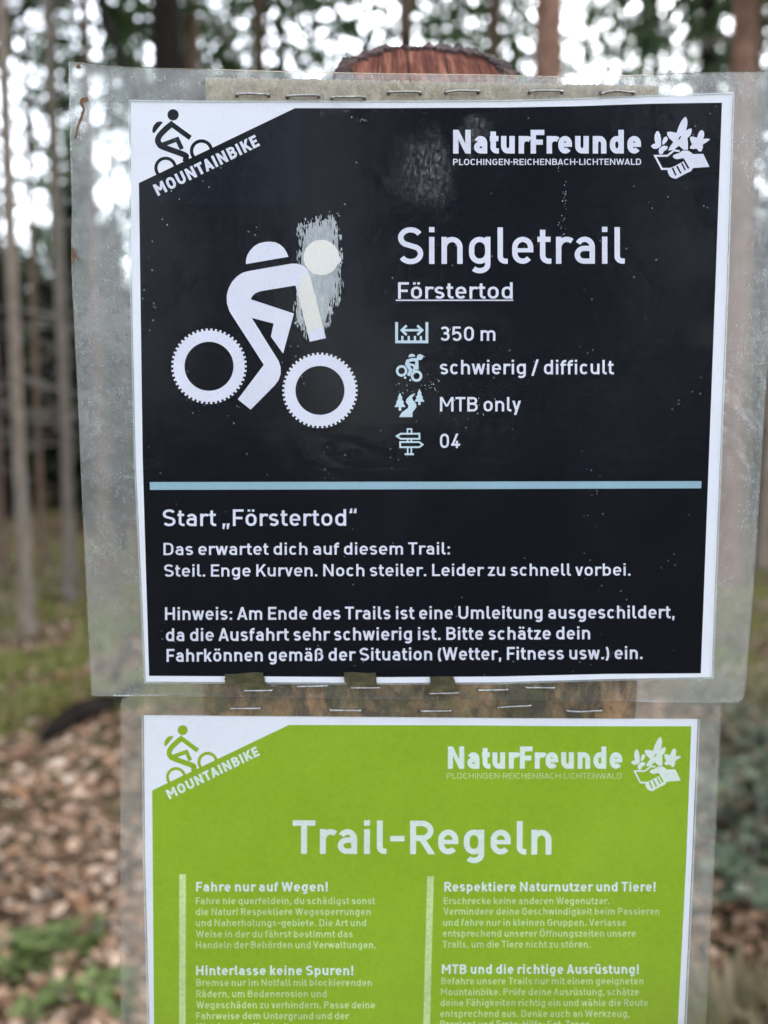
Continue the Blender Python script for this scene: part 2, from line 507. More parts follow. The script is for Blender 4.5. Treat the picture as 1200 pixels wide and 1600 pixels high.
def film_mat(name, haze_lo, haze_hi, front=0.5, bumpy=0.25, tint=(0.93, 0.95, 0.95), gloss=1.0, bubbles=False):
    """old laminating film: see-through, clouded by fine scratches and dirt, glossy"""
    m, nt, b = new_mat(name)
    nt.nodes.remove(b)
    out = [n for n in nt.nodes if n.type == 'OUTPUT_MATERIAL'][0]
    vec = coords(nt)
    n1 = noise_tex(nt, vec, 26, 5, 0.65, 0.4)
    n2 = noise_tex(nt, vec, 560, 5, 0.8)
    n3 = noise_tex(nt, coords(nt, (1, 1, 0.25)), 900, 3, 0.7)
    f = maths(nt, 'ADD', maths(nt, 'MULTIPLY', n1, 0.42), maths(nt, 'ADD', maths(nt, 'MULTIPLY', n2, 0.40), maths(nt, 'MULTIPLY', n3, 0.18)))
    hz = ramp(nt, f, [(0.36, haze_lo), (0.66, haze_hi)])
    tr = nt.nodes.new('ShaderNodeBsdfTransparent'); tr.inputs[0].default_value = (*tint, 1)
    tl = nt.nodes.new('ShaderNodeBsdfTranslucent'); tl.inputs[0].default_value = (0.80, 0.87, 0.90, 1)
    df = nt.nodes.new('ShaderNodeBsdfDiffuse'); df.inputs[0].default_value = (0.62, 0.69, 0.70, 1)
    mx = nt.nodes.new('ShaderNodeMixShader'); mx.inputs[0].default_value = front
    nt.links.new(tl.outputs[0], mx.inputs[1]); nt.links.new(df.outputs[0], mx.inputs[2])
    body = nt.nodes.new('ShaderNodeMixShader')
    nt.links.new(hz, body.inputs[0]); nt.links.new(tr.outputs[0], body.inputs[1]); nt.links.new(mx.outputs[0], body.inputs[2])
    gl = nt.nodes.new('ShaderNodeBsdfGlossy'); gl.inputs['Roughness'].default_value = 0.10
    h = maths(nt, 'ADD', maths(nt, 'MULTIPLY', n1, 3.0), maths(nt, 'MULTIPLY', n2, 0.03))
    if bubbles:
        # blistered film: small crinkles in a few places only
        bl = noise_tex(nt, coords(nt, (1.5, 1, .8)), 430, 6, 0.72, 0.7)
        where = ramp(nt, noise_tex(nt, vec, 17, 2, 0.5), [(0.74, 0), (0.84, 0.3)])
        def spot(x, z, r0, r1):
            v = nt.nodes.new('ShaderNodeVectorMath'); v.operation = 'DISTANCE'
            nt.links.new(vec, v.inputs[0]); v.inputs[1].default_value = (x, 0, z)
            rr = maths(nt, 'ADD', v.outputs['Value'], maths(nt, 'MULTIPLY', maths(nt, 'SUBTRACT', noise_tex(nt, vec, 85, 5, 0.7), 0.5), 0.030))
            return ramp(nt, maths(nt, 'MULTIPLY', rr, 20), [(r0 * 20, 1), (r1 * 20, 0)])
        k = where
        for (x, z, r0, r1) in bubbles: k = maths(nt, 'MAXIMUM', k, spot(x, z, r0, r1))
        h = maths(nt, 'ADD', h, maths(nt, 'MULTIPLY', maths(nt, 'MULTIPLY', bl, k), 9.0))
    bn = bump(nt, h, 1.0, 0.001 * bumpy)
    nt.links.new(bn, gl.inputs['Normal'])
    fr = nt.nodes.new('ShaderNodeFresnel'); fr.inputs[0].default_value = 1.48
    fin = nt.nodes.new('ShaderNodeMixShader')
    gf = maths(nt, 'MULTIPLY', fr.outputs[0], gloss)
    if bubbles: gf = maths(nt, 'MULTIPLY', gf, maths(nt, 'ADD', maths(nt, 'MULTIPLY', maths(nt, 'MULTIPLY', k, ramp(nt, bl, [(0.48, 0.08), (0.63, 1)])), 22.0), 1.0), True)
    nt.links.new(gf, fin.inputs[0])
    nt.links.new(body.outputs[0], fin.inputs[1]); nt.links.new(gl.outputs[0], fin.inputs[2])
    nt.links.new(fin.outputs[0], out.inputs['Surface'])
    return m

def wood_board_mat(name, cols, dirt, fib):
    m, nt, b = new_mat(name)
    vec = coords(nt)
    fibre = noise_tex(nt, coords(nt, (fib, 1, 60)), 6, 6, 0.75, 1.0)
    fine = noise_tex(nt, vec, 420, 5, 0.8)
    f = maths(nt, 'ADD', maths(nt, 'MULTIPLY', fibre, 0.6), maths(nt, 'MULTIPLY', fine, 0.4))
    c = ramp(nt, f, [(0.33, cols[0]), (0.5, cols[1]), (0.66, cols[2])])
    for (sc, lo, hi, col, amt) in dirt:
        d = noise_tex(nt, coords(nt, (1, 1, 0.55)), sc, 5, 0.7, 0.5)
        c = mixc(nt, maths(nt, 'MULTIPLY', ramp(nt, d, [(lo, 0), (hi, 1)]), amt), c, col)
    nt.links.new(c, b.inputs['Base Color'])
    b.inputs['Roughness'].default_value = 0.9
    nt.links.new(bump(nt, f, 0.8, 0.0012), b.inputs['Normal'])
    return m
M_BOARD_TOP = wood_board_mat("weathered_fibrous_wood", [(0.19, 0.14, 0.085), (0.44, 0.35, 0.235), (0.66, 0.56, 0.41)],
                             [(34, 0.52, 0.75, (0.33, 0.30, 0.27), 0.6), (60, 0.62, 0.75, (0.14, 0.12, 0.10), 0.5)], 90)
M_BOARD_LOW = wood_board_mat("stained_mossy_wood", [(0.20, 0.105, 0.05), (0.40, 0.225, 0.11), (0.52, 0.33, 0.19)],
                             [(48, 0.42, 0.56, (0.045, 0.046, 0.018), 0.85), (110, 0.48, 0.60, (0.018, 0.016, 0.010), 0.8), (70, 0.50, 0.68, (0.15, 0.16, 0.06), 0.6)], 110)
def simple_mat(name, col, rough=0.6, metal=0.0, var=0.25, scale=60, bmp=0.0, bd=0.001):
    m, nt, b = new_mat(name)
    n = noise_tex(nt, coords(nt), scale, 5, 0.65)
    c = ramp(nt, n, [(0.3, tuple(x * (1 - var) for x in col)), (0.7, tuple(min(1, x * (1 + var)) for x in col))])
    nt.links.new(c, b.inputs['Base Color'])
    b.inputs['Roughness'].default_value = rough
    b.inputs['Metallic'].default_value = metal
    if bmp: nt.links.new(bump(nt, n, bmp, bd), b.inputs['Normal'])
    return m
M_STAPLE = simple_mat("dull_zinc_wire", (0.36, 0.36, 0.35), 0.33, 0.85, 0.5, 700)
M_RUST_SHADE = simple_mat("rust_and_hole_shade", (0.10, 0.075, 0.06), 0.7, 0.2, 0.5, 900)  # dark rust colour that also paints the shade of the puncture holes
M_TAB = wood_board_mat("mossy_brown_scrap", [(0.02, 0.018, 0.008), (0.06, 0.054, 0.022), (0.14, 0.12, 0.06)], [(120, 0.50, 0.66, (0.17, 0.14, 0.09), 0.6), (70, 0.5, 0.6, (0.03, 0.035, 0.01), 0.7)], 14)
M_DEBRIS = simple_mat("dry_brown_leaf_scrap", (0.15, 0.085, 0.048), 0.85, 0, 0.45, 300)

# ------------------------------------------------------------------ sign builders
def prism(poly_front, y0, y1):
    """closed outline in pixels (on the sign plane) given real thickness from y0 to y1"""
    a = [at(u, v) for u, v in poly_front]
    n = len(a)
    verts = [(p.x, y0, p.z) for p in a] + [(p.x, y1, p.z) for p in a]
    tris = tessellate_polygon([[Vector((p.x, p.z, 0)) for p in a]])
    faces = [tuple(t) for t in tris] + [tuple(i + n for i in t[::-1]) for t in tris]
    faces += [(i, (i + 1) % n, n + (i + 1) % n, n + i) for i in range(n)]
    return verts, faces

def smooth_line(pts, k=4):
    """Catmull-Rom through open control points"""
    out = []
    for i in range(len(pts) - 1):
        p0 = pts[max(0, i - 1)]; p1 = pts[i]; p2 = pts[i + 1]; p3 = pts[min(len(pts) - 1, i + 2)]
        for j in range(k):
            t = j / k
            out.append(tuple(.5 * (2 * b + (c - a) * t + (2 * a - 5 * b + 4 * c - d) * t * t + (3 * b - a - 3 * c + d) * t ** 3) for a, b, c, d in zip(p0, p1, p2, p3)))
    out.append(pts[-1])
    return out

def film_ring(outer, inner, y):
    a = [at(u, v) for u, v in outer]; b = [at(u, v) for u, v in inner]
    v = [(p.x, y, p.z) for p in a] + [(p.x, y, p.z) for p in b]
    f = [tuple(t) for t in tessellate_polygon([[Vector((p.x, p.z, 0)) for p in a], [Vector((p.x, p.z, 0)) for p in b]])]
    return v, f

def edge_strip(outer, y0, y1):
    a = [at(u, v) for u, v in outer]
    n = len(a)
    v = [(p.x, y0, p.z) for p in a] + [(p.x, y1, p.z) for p in a]
    return v, [(i, (i + 1) % n, n + (i + 1) % n, n + i) for i in range(n)]

def tube(path, r, seg=8):
    path = [Vector(p) for p in path]
    verts, faces = [], []
    prev = None
    for i, p in enumerate(path):
        d = (path[min(i + 1, len(path) - 1)] - path[max(i - 1, 0)]).normalized()
        if prev is None:
            x = d.orthogonal().normalized()
        else:
            x = (prev - d * prev.dot(d)).normalized()
        prev = x
        yv = d.cross(x)
        rr = r[i] if isinstance(r, (list, tuple)) else r
        for k in range(seg):
            a = 2 * pi * k / seg
            verts.append(p + x * cos(a) * rr + yv * sin(a) * rr)
    for i in range(len(path) - 1):
        for k in range(seg):
            a, b = i * seg + k, i * seg + (k + 1) % seg
            faces.append((a, b, b + seg, a + seg))
    faces.append(tuple(range(seg))[::-1]); faces.append(tuple(range((len(path) - 1) * seg, len(path) * seg)))
    return verts, faces

Y_PAPER, Y_PANEL, Y_INK, Y_FILM = 0.0, -0.00003, -0.00006, -0.00022

def staple(parent, u0, v0, u1, v1, bent=0.0):
    a, b = at(u0, v0, -0.00075), at(u1, v1, -0.00075)
    r = 0.00036
    c = (b - a)
    p = []
    dn = Vector((0, 1, 0))
    p += [a + dn * 0.0040 - c * 0.01 + Vector((0, 0, bent * .001)), a + dn * 0.0006 + Vector((0, 0, bent * .0004)), a + dn * 0.00015 + c * 0.008, a + c * 0.03]
    p += [a + c * t + Vector((0, -0.00012 * sin(pi * t), 0.0003 * bent * sin(pi * t * 1.3))) for t in (.2, .4, .6, .8)]
    p += [b - c * 0.03, b + dn * 0.00015 - c * 0.008, b + dn * 0.0006, b + dn * 0.0040 + c * 0.01]
    rr = [r] * len(p)
    rr[0] = rr[-1] = r * 2.0; rr[1] = rr[-2] = r * 1.5; rr[2] = rr[-3] = r * 1.1
    v, f = tube(p, rr, 8)
    o = mesh_obj('staple', v, f, M_STAPLE, parent, smooth=True)
    o.data.materials.append(M_RUST_SHADE)
    for i, q in enumerate(o.data.polygons):
        if i < 16 or 8 * (len(p) - 3) <= i: q.material_index = 1  # widened ends coloured dark, standing in for shaded punctures
    return o

RIDER_SMALL = dict(
    head=(302, 126, 38),
    pack=[(234, 176), (215, 169), (190, 176), (170, 200), (162, 228), (165, 246), (176, 248)],
    limbs=[([(418, 281), (360, 239), (285, 184)], 34), ([(304, 180), (262, 213), (214, 262), (200, 296), (210, 322), (236, 342), (372, 392), (388, 412), (384, 440)], 39),
           ([(216, 332), (330, 290), (361, 356)], 30)],
    wheels=[(252, 482, 54, 76), (492, 368, 55, 78)])

def draw_rider(ink, to_px, scale):
    m = lambda pts: [to_px(*p) for p in pts]
    cx, cy, r = RIDER_SMALL['head']
    ink.disc(*to_px(cx, cy), r * scale)
    ink.poly(m(RIDER_SMALL['pack']))
    for i, (pts, w) in enumerate(RIDER_SMALL['limbs']):
        ink.stroke(m(smooth_line(pts, 4) if i == 1 else pts), w * scale, dy=i * .000005)
    for cx, cy, r0, r1 in RIDER_SMALL['wheels']:
        ink.ring(*to_px(cx, cy), r0 * scale, r1 * scale, 40, dy=.00001)

HANDS_WHITE = [
    [(262, 320), (290, 370), (303, 440), (303, 530), (285, 555), (230, 580), (190, 575), (155, 540), (185, 510), (222, 500), (208, 440), (212, 380), (235, 330)],
    [(375, 398), (402, 430), (390, 465), (350, 510), (325, 525), (320, 480), (340, 420)],
    [(395, 540), (398, 570), (370, 600), (345, 610), (325, 650), (285, 660), (268, 620), (275, 575), (310, 545), (350, 533)],
    [(660, 118), (683, 170), (680, 240), (662, 318), (700, 292), (742, 285), (745, 330), (725, 385), (682, 425), (690, 500), (690, 590), (630, 595), (560, 535), (490, 590), (405, 605), (430, 550), (480, 480), (420, 425), (395, 385), (388, 338), (440, 330), (525, 350), (560, 250), (600, 170), (640, 125)],
    [(895, 310), (920, 330), (925, 380), (910, 435), (960, 430), (1010, 438), (970, 475), (905, 515), (905, 560), (885, 615), (850, 615), (815, 575), (760, 582), (715, 570), (730, 535), (750, 515), (725, 460), (720, 410), (755, 400), (820, 418), (845, 350), (870, 315)],
    [(470, 690), (485, 665), (560, 640), (610, 605), (690, 603), (735, 630), (760, 655), (910, 652), (1000, 838), (765, 855), (735, 900), (680, 925), (600, 965), (520, 1010), (470, 1000), (430, 975), (405, 930), (395, 885), (440, 850), (490, 832), (545, 803), (605, 772), (640, 742), (615, 710), (575, 722), (530, 728), (490, 715)]]
HANDS_LINE = [(570, 612), (490, 600), (395, 678), (215, 680), (315, 868), (435, 868)]
HANDS_DARK = [([(618, 722), (700, 862)], 26), ([(466, 850), (515, 962)], 24), ([(530, 826), (588, 935)], 24), ([(600, 786), (652, 888)], 22), ([(585, 398), (556, 446)], 18)]

def draw_hands(white, dark, to_px, scale):
    m = lambda pts: [to_px(*p) for p in pts]
    for i, p in enumerate(HANDS_WHITE): white.poly(m(p), i * .000004)
    white.stroke(m(HANDS_LINE), 28 * scale, dy=.000028)
    for i, (p, w) in enumerate(HANDS_DARK): dark.stroke(m(p), w * scale, dy=i * .000002)

# ------------------------------------------------------------------ the black trail sign
sign = empty('trail_sign', at(660, 600), "black laminated trail notice headed Singletrail with a large white cyclist, stapled above the green one", "sign")
OUT1 = ([(108, 96)] + smooth_line([(112, 96), (200, 105), (320, 108), (450, 112), (600, 115), (760, 117), (900, 120), (1035, 116), (1120, 113), (1222, 111)], 3) + [(1231, 113)]
        + smooth_line([(1231, 120), (1210, 400), (1191, 700), (1177, 925), (1164, 1080)], 3) + [(1161, 1090), (1152, 1096)]
        + smooth_line([(1140, 1097), (1000, 1095), (820, 1093), (640, 1091), (450, 1089), (300, 1087), (150, 1087)], 3) + [(143, 1086)]
        + smooth_line([(143, 1080), (136, 930), (129, 787), (121, 600), (112, 412), (113, 320), (110, 220), (108, 105)], 3))
PAPER1 = ([(204, 159), (330, 160), (600, 160), (780, 159), (900, 156), (1020, 151), (1145, 147)] + [(1136, 440), (1125, 720), (1112, 1058)]
          + [(950, 1061), (780, 1066), (600, 1067), (420, 1066), (228, 1065)] + [(220, 890), (212, 720), (205, 400)])
PANEL1 = ([(217, 286), (461, 169), (600, 169), (790, 168), (900, 166), (1020, 162), (1128, 160.5)] + [(1118, 440), (1107.5, 720), (1095, 1052)]
          + [(950, 1053), (780, 1057), (600, 1058), (420, 1057), (233, 1056)] + [(228, 890), (223, 720), (217.5, 320)])
film1 = film_mat("clouded_film", 0.10, 0.39, front=0.17, bumpy=1.0)
cover1 = film_mat("glossy_film", 0.0, 0.003, front=0.9, bumpy=0.22, tint=(0.985, 0.985, 0.985), gloss=0.17,
                  bubbles=[(0.0, 0.069, 0.002, 0.0125), (-0.032, 0.090, 0.001, 0.0045), (0.016, 0.080, 0.001, 0.006)])
v, f = film_ring(OUT1, PAPER1, -0.0001)
margin = mesh_obj('laminate_margin', v, f, film1, sign)
v, f = edge_strip(OUT1, -0.0003, 0.0002)
mesh_obj('laminate_edge', v, f, film_mat("film_edge", 0.5, 0.7, front=0.5), sign)
v, f = prism(PAPER1, Y_PAPER, Y_PAPER + 0.00012)
paper = mesh_obj('printed_sheet', v, f, M_PAPER, sign)
a = [at(u, w) for u, w in PAPER1]
cv = mesh_obj('laminate_cover', [(p.x, Y_FILM - .00006, p.z) for p in a], [tuple(t) for t in tessellate_polygon([[Vector((p.x, p.z, 0)) for p in a]])], cover1, sign)

M_SEAM = film_mat("film_seam", 0.35, 0.75, front=0.75)
def seam(outline, y, parent, d0, d1):
    n = len(outline); cu = sum(p[0] for p in outline) / n; cw = sum(p[1] for p in outline) / n
    def grow(d): return [(u + (d if u > cu + 390 else -d if u < cu - 390 else 0), w + (d if w > cw + 300 else -d if w < cw - 300 else 0)) for u, w in outline]
    A, B = grow(d0), grow(d1)
    v = [at(u, w, y) for u, w in A] + [at(u, w, y) + Vector((0, .0002, 0)) for u, w in B]
    mesh_obj('laminate_seam', v, [(i, (i + 1) % n, n + (i + 1) % n, n + i) for i in range(n)], M_SEAM, parent)
seam(PAPER1, -.00025, sign, 0.6, 3.4)
ink = Ink(Y_PANEL); ink.poly(PANEL1); ink.build('black_panel', M_DARK, paper)
ink = Ink(Y_PANEL - .000012); ink.poly([(217.6, 288.5), (461, 171), (468.5, 170.5), (468, 321), (218, 317)]); ink.build('darker_logo_box', M_DARK2, paper)

# corner emblem
to1 = lambda x, y: (200 + x / 4.2857, 150 + y / 4.2857)
ink = Ink(-.000015); draw_rider(ink, to1, 1 / 4.2857); ink.build('corner_cyclist_emblem', M_DARK2, paper)
def text_part(name, rows, material, parent, weight=15.5):
    k = Ink(Y_INK)
    for row in rows:
        k.text(row[0], row[1], row[2], row[3], row[4], row[5], row[6] if len(row) > 6 else weight, row[7] if len(row) > 7 else 0)
    return k.build(name, material, parent)
text_part('corner_lettering', [("MOUNTAINBIKE", 247, 306.5, 406.5, 227.5, 19, 22)], M_INK_WHITE, paper)
# club mark
text_part('club_name_lettering', [("NaturFreunde", 708, 240, 1001.5, 240, 37, 22, -3)], M_INK_WHITE, paper)
text_part('club_places_lettering', [("PLOCHINGEN·REICHENBACH·LICHTENWALD", 708, 258, 1001.5, 257.6, 9.6, 15)], M_INK_WHITE, paper)
to2 = lambda x, y: (1000 + x / 9.2308, 170 + y / 9.2308)
w_, d_ = Ink(Y_INK), Ink(Y_INK - .00005)
draw_hands(w_, d_, to2, 1 / 9.2308)
em = w_.build('handshake_emblem', M_INK_WHITE, paper); d_.build('emblem_finger_lines', M_DARK, paper)

text_part('title_lettering', [("Singletrail", 622, 412.5, 976, 412, 57, 14.2)], M_INK_WHITE, paper)
k = Ink(Y_INK)
k.text("Förstertod", 622, 466.8, 801, 466.8, 25.7, 14.3)
k.poly([(618.5, 468.2), (802, 468.2), (802, 470.2), (618.5, 470.2)], .00002)
k.build('trail_name_lettering', M_INK_WHITE, paper)
for s, u1, vb in (("350 m", 774, 532.6), ("schwierig / difficult", 959, 584.9), ("MTB only", 814, 642.8), ("04", 719, 700)):
    text_part('detail_lettering', [(s, 687.5, vb, u1, vb, 22.4, 14.4)], M_INK_WHITE, paper)
text_part('subtitle_lettering', [("Start „Förstertod“", 254.5, 822, 557, 821.5, 26, 14)], M_INK_WHITE, paper)
text_part('description_lettering', [("Das erwartet dich auf diesem Trail:", 255.5, 867.3, 703, 866.3, 19, 14.6),
                                    ("Steil. Enge Kurven. Noch steiler. Leider zu schnell vorbei.", 256.5, 901, 985, 899.3, 19, 14.6)], M_INK_WHITE, paper)
text_part('notice_lettering', [("Hinweis: Am Ende des Trails ist eine Umleitung ausgeschildert,", 258, 968.8, 1054, 966, 20, 15.6),
                               ("da die Ausfahrt sehr schwierig ist. Bitte schätze dein", 259.5, 1001.8, 922, 998.8, 20, 15.6),
                               ("Fahrkönnen gemäß der Situation (Wetter, Fitness usw.) ein.", 260.5, 1034, 1004, 1029.6, 20, 15.6)], M_INK_WHITE, paper)
ink = Ink(Y_INK); ink.poly([(234, 753.2), (660, 752.6), (1096, 751.7), (1095.5, 763), (660, 764.4), (234.3, 765.4)]); ink.build('divider_bar', M_BLUEBAR, paper)

# pictograms (pixels of a 6x enlargement whose corner is 600, 480)
t6 = lambda pts: [(600 + x / 6, 480 + y / 6) for x, y in pts]
k = Ink(Y_INK)
k.stroke(t6([(118, 140), (118, 325), (402, 325), (402, 140)]), 26 / 6)
for x in (172, 232, 290, 346): k.stroke(t6([(x, 318), (x, 270)]), 20 / 6, dy=.00001)
k.stroke(t6([(165, 216), (355, 216)]), 22 / 6, dy=.00001)
for s in (1, -1):
    cx = 262 + s * 96
    k.stroke(t6([(cx - s * 46, 172), (cx, 216), (cx - s * 46, 260)]), 22 / 6, dy=.00002)
k.build('distance_pictogram', M_ICON, paper)
k = Ink(Y_INK)
k.ring(600 + 165 / 6, 480 + 597 / 6, 31 / 6, 54 / 6, 28); k.ring(600 + 305 / 6, 480 + 645 / 6, 30 / 6, 54 / 6, 28)
k.disc(600 + 336 / 6, 480 + 468 / 6, 28 / 6, 20); k.poly(t6([(228, 470), (236, 446), (262, 436), (286, 446), (294, 462)]), .000002)
k.poly(t6([(345, 455), (372, 450), (366, 472), (350, 484)]), .000004)
k.stroke(t6([(310, 585), (306, 492), (262, 492), (222, 505), (212, 535), (252, 590), (228, 642)]), 30 / 6, dy=.000006)
k.stroke(t6([(222, 532), (290, 548), (278, 600)]), 22 / 6, dy=.00001)
k.disc(600 + 198 / 6, 480 + 660 / 6, 12 / 6, 10, .000012); k.disc(600 + 246 / 6, 480 + 684 / 6, 9 / 6, 10, .000012)
k.build('difficulty_pictogram', M_ICON, paper)
k = Ink(Y_INK)
def fir(cx, top, s):
    k.poly(t6([(cx, top), (cx + 24 * s, top + 52 * s), (cx + 14 * s, top + 52 * s), (cx + 38 * s, top + 92 * s), (cx + 28 * s, top + 92 * s), (cx + 52 * s, top + 134 * s), (cx + 12 * s, top + 134 * s),
               (cx + 12 * s, top + 168 * s), (cx - 12 * s, top + 168 * s), (cx - 12 * s, top + 134 * s), (cx - 52 * s, top + 134 * s), (cx - 28 * s, top + 92 * s), (cx - 38 * s, top + 92 * s), (cx - 14 * s, top + 52 * s), (cx - 24 * s, top + 52 * s)]))
fir(150, 802, 1.0); fir(332, 765, .90)
k.poly(t6([(294, 808), (262, 850), (272, 872), (300, 905), (304, 936), (268, 985), (266, 1030), (142, 1030), (168, 985), (226, 945), (228, 918), (204, 892), (212, 860), (244, 828), (276, 812)]), .00001)
k.build('path_pictogram', M_ICON, paper)
k = Ink(Y_INK)
k.stroke(t6([(332, 1186), (332, 1234), (158, 1234), (120, 1208), (158, 1186)]), 16 / 6, True)
k.stroke(t6([(152, 1264), (152, 1312), (330, 1312), (362, 1288), (330, 1264)]), 16 / 6, True, .00001)
k.stroke(t6([(220, 1180), (220, 1142), (258, 1142), (258, 1180)]), 14 / 6, False, .00002)
for x in (222, 256):
    k.stroke(t6([(x, 1240), (x, 1258)]), 14 / 6, False, .00002); k.stroke(t6([(x, 1318), (x, 1376)]), 14 / 6, False, .00002)
k.stroke(t6([(194, 1378), (280, 1378)]), 18 / 6, False, .00003)
k.build('signpost_pictogram', M_ICON, paper)

# large cyclist (pixels of a 3x enlargement whose corner is 200, 320)
t3 = lambda pts: [(200 + x / 3, 320 + y / 3) for x, y in pts]
rng = random.Random(4)
k = Ink(Y_INK + .000012)
edge = [(838, 92), (905, 76), (955, 70), (980, 122), (984, 190), (990, 260), (985, 330), (992, 375), (982, 430), (960, 470), (950, 520), (930, 555), (905, 590), (850, 592), (826, 585), (800, 555), (794, 500), (800, 440), (812, 330), (812, 250), (818, 190), (804, 150), (810, 110)]
k.poly(t3(smooth_line(edge + [edge[0]], 3)[:-1]))
# torn streaks and flakes round the rubbed patch, all running up and down
for i in range(330):
    e = edge[rng.randrange(len(edge))]; g = edge[(edge.index(e) + 1) % len(edge)]
    t = rng.random()
    x, y = e[0] + (g[0] - e[0]) * t + rng.gauss(0, 9), e[1] + (g[1] - e[1]) * t + rng.gauss(0, 16)
    w, h = rng.uniform(1.0, 4.5), rng.uniform(3, 22)
    k.poly(t3([(x - w, y), (x - w * .3, y - h), (x + w * .6, y - h * .7), (x + w, y + h * .2), (x + w * .1, y + h)]), .000001 * (i % 5 + 1))
k.build('scuffed_patch', M_SCUFF, paper)
k = Ink(Y_INK + .000003)
for i in range(70):
    e = edge[rng.randrange(len(edge))]; g = edge[(edge.index(e) + 1) % len(edge)]
    t = rng.random()
    x, y = e[0] + (g[0] - e[0]) * t, e[1] + (g[1] - e[1]) * t
    x += (900 - x) * rng.uniform(0, .28); y += (330 - y) * rng.uniform(0, .06)
    w, h = rng.uniform(1.0, 3.6), rng.uniform(5, 30)
    k.poly(t3([(x - w, y), (x - w * .3, y - h), (x + w * .6, y - h * .6), (x + w, y + h * .2), (x + w * .1, y + h)]), -.000001 * (i % 4))
k.build('remaining_toner_streaks', M_DARK, paper)['kind'] = 'stuff'
k = Ink(Y_INK - .00002)
for (u, w, n_, su, sv) in ((875, 262, 9, 4, 5), (882, 308, 16, 3, 12), (879, 352, 12, 3, 14), (636, 606, 14, 9, 7), (676, 603, 12, 5, 4), (664, 592, 7, 8, 8), (566, 186, 8, 7, 4), (516, 336, 8, 9, 3), (742, 640, 10, 14, 10), (930, 1010, 6, 30, 20), (330, 640, 10, 40, 30), (260, 340, 8, 12, 30), (700, 560, 10, 40, 50)):
    for _ in range(n_):
        x, y, q = rng.gauss(u, su), rng.gauss(w, sv), rng.uniform(.35, 1.0)
        k.poly([(x - q, y), (x - q * .2, y - q * rng.uniform(.6, 2.4)), (x + q, y - q * .2), (x + q * .3, y + q * rng.uniform(.5, 1.6))])
k.build('flaked_spots', M_FLAKE, paper)['kind'] = 'stuff'
k = Ink(Y_INK)
helmet = [(553, 278), (554, 255), (560, 235), (572, 215), (592, 194), (615, 181), (640, 175), (662, 173), (690, 176), (712, 186), (732, 204), (745, 226), (752, 244)]
k.poly(t3(helmet))
k.build('backpack_shape', M_INK_WHITE, paper)
k = Ink(Y_INK)
body = [(852, 642), (928, 625), (856, 345)] + [(848, 318), (836, 298), (818, 284), (792, 276), (765, 276), (560, 312)] + [(535, 320), (510, 337), (488, 361), (472, 391), (463, 425), (464, 462), (475, 497), (490, 522), (637, 750), (515, 912), (575, 960), (688, 846)] + [(706, 822), (716, 792), (715, 760), (706, 732), (580, 530), (683, 557), (670, 618), (727, 697), (778, 510), (575, 443)] + [(584, 426), (600, 413), (622, 405), (785, 378)]
k.poly(t3(body)); k.build('cyclist_body_shape', M_INK_WHITE, paper)
for cx, cy in ((380, 757), (900, 870)):
    k = Ink(Y_INK); k.ring(200 + cx / 3, 320 + cy / 3, 115 / 3, 167 / 3, 72, 50, 177 / 3); k.build('wheel_shape', M_INK_WHITE, paper)
k = Ink(Y_INK - .00001); k.disc(200 + 906 / 3, 320 + 247 / 3, 83 / 3, 40); k.build('cyclist_head_shape', M_CREAM, paper)
k = Ink(Y_INK); k.poly(t3([(968, 190), (1001, 262), (984, 282), (976, 240)])); k.build('helmet_visor_shape', M_INK_WHITE, paper)
k = Ink(Y_INK - .00001); k.poly(t3([(815, 330), (836, 318), (857, 350), (916, 580), (872, 575), (860, 590), (846, 610), (800, 430)])); k.build('yellowed_arm_shape', M_CREAM, paper)

STAPLES1 = [(369, 147.5, 419, 147.5, .6), (448, 150, 498, 149, .2), (518, 152, 569, 151.5, -.2), (607, 144, 657, 144, .1), (697, 144, 748, 142, .7), (828, 143, 879, 142, .4), (940, 146, 991, 143.5, 1.6),
            (381, 1079.5, 424, 1079, 0), (464.6, 1073, 510.6, 1072, 0), (547.6, 1075, 592, 1075, 0), (671.6, 1084, 715.7, 1083, 0), (748, 1079, 793, 1078, 0), (822, 1075, 866, 1075, .3)]
for s in STAPLES1: staple(sign, *s)

# ------------------------------------------------------------------ the green rules sign
sign2 = empty('rules_sign', at(660, 1380), "bright green laminated notice headed Trail-Regeln with two columns of small text, below the black one", "sign")
OUT2 = ([(188, 1100), (191, 1092), (199, 1087)] + smooth_line([(210, 1086), (330, 1089), (500, 1091), (650, 1093), (850, 1096), (1000, 1097), (1122, 1098)], 3) + [(1128, 1101)]
        + smooth_line([(1128, 1108), (1117, 1345), (1104, 1600), (1090, 1860)], 3) + [(1086, 1868)] + [(200, 1868)] + smooth_line([(192, 1862), (188, 1600), (187.5, 1350), (188, 1115)], 3))
PAPER2 = [(224, 1118.5), (500, 1120.5), (800, 1123), (1091, 1124.5), (1082, 1345), (1070, 1600), (1058, 1835), (240, 1835), (233, 1600), (226, 1345)]
PANEL2 = [(237, 1236), (451, 1133.5), (700, 1134), (900, 1135.5), (1081, 1135.5), (1073, 1345), (1060, 1600), (1049, 1822), (247, 1822), (240, 1600), (238, 1345)]
film2 = film_mat("clouded_film_low", 0.08, 0.32, front=0.22, bumpy=0.5, tint=(0.93, 0.93, 0.88))
cover2 = film_mat("glossy_film_low", 0.0, 0.02, front=0.9, bumpy=0.25, tint=(0.985, 0.985, 0.985), gloss=0.6)
v, f = film_ring(OUT2, PAPER2, 0.00045)
mesh_obj('laminate_margin', v, f, film2, sign2)
v, f = edge_strip(OUT2, 0.00030, 0.00065)
mesh_obj('laminate_edge', v, f, film_mat("film_edge_low", 0.5, 0.7, front=0.5), sign2)
DY2 = 0.0005
v, f = prism(PAPER2, DY2, DY2 + .00012)
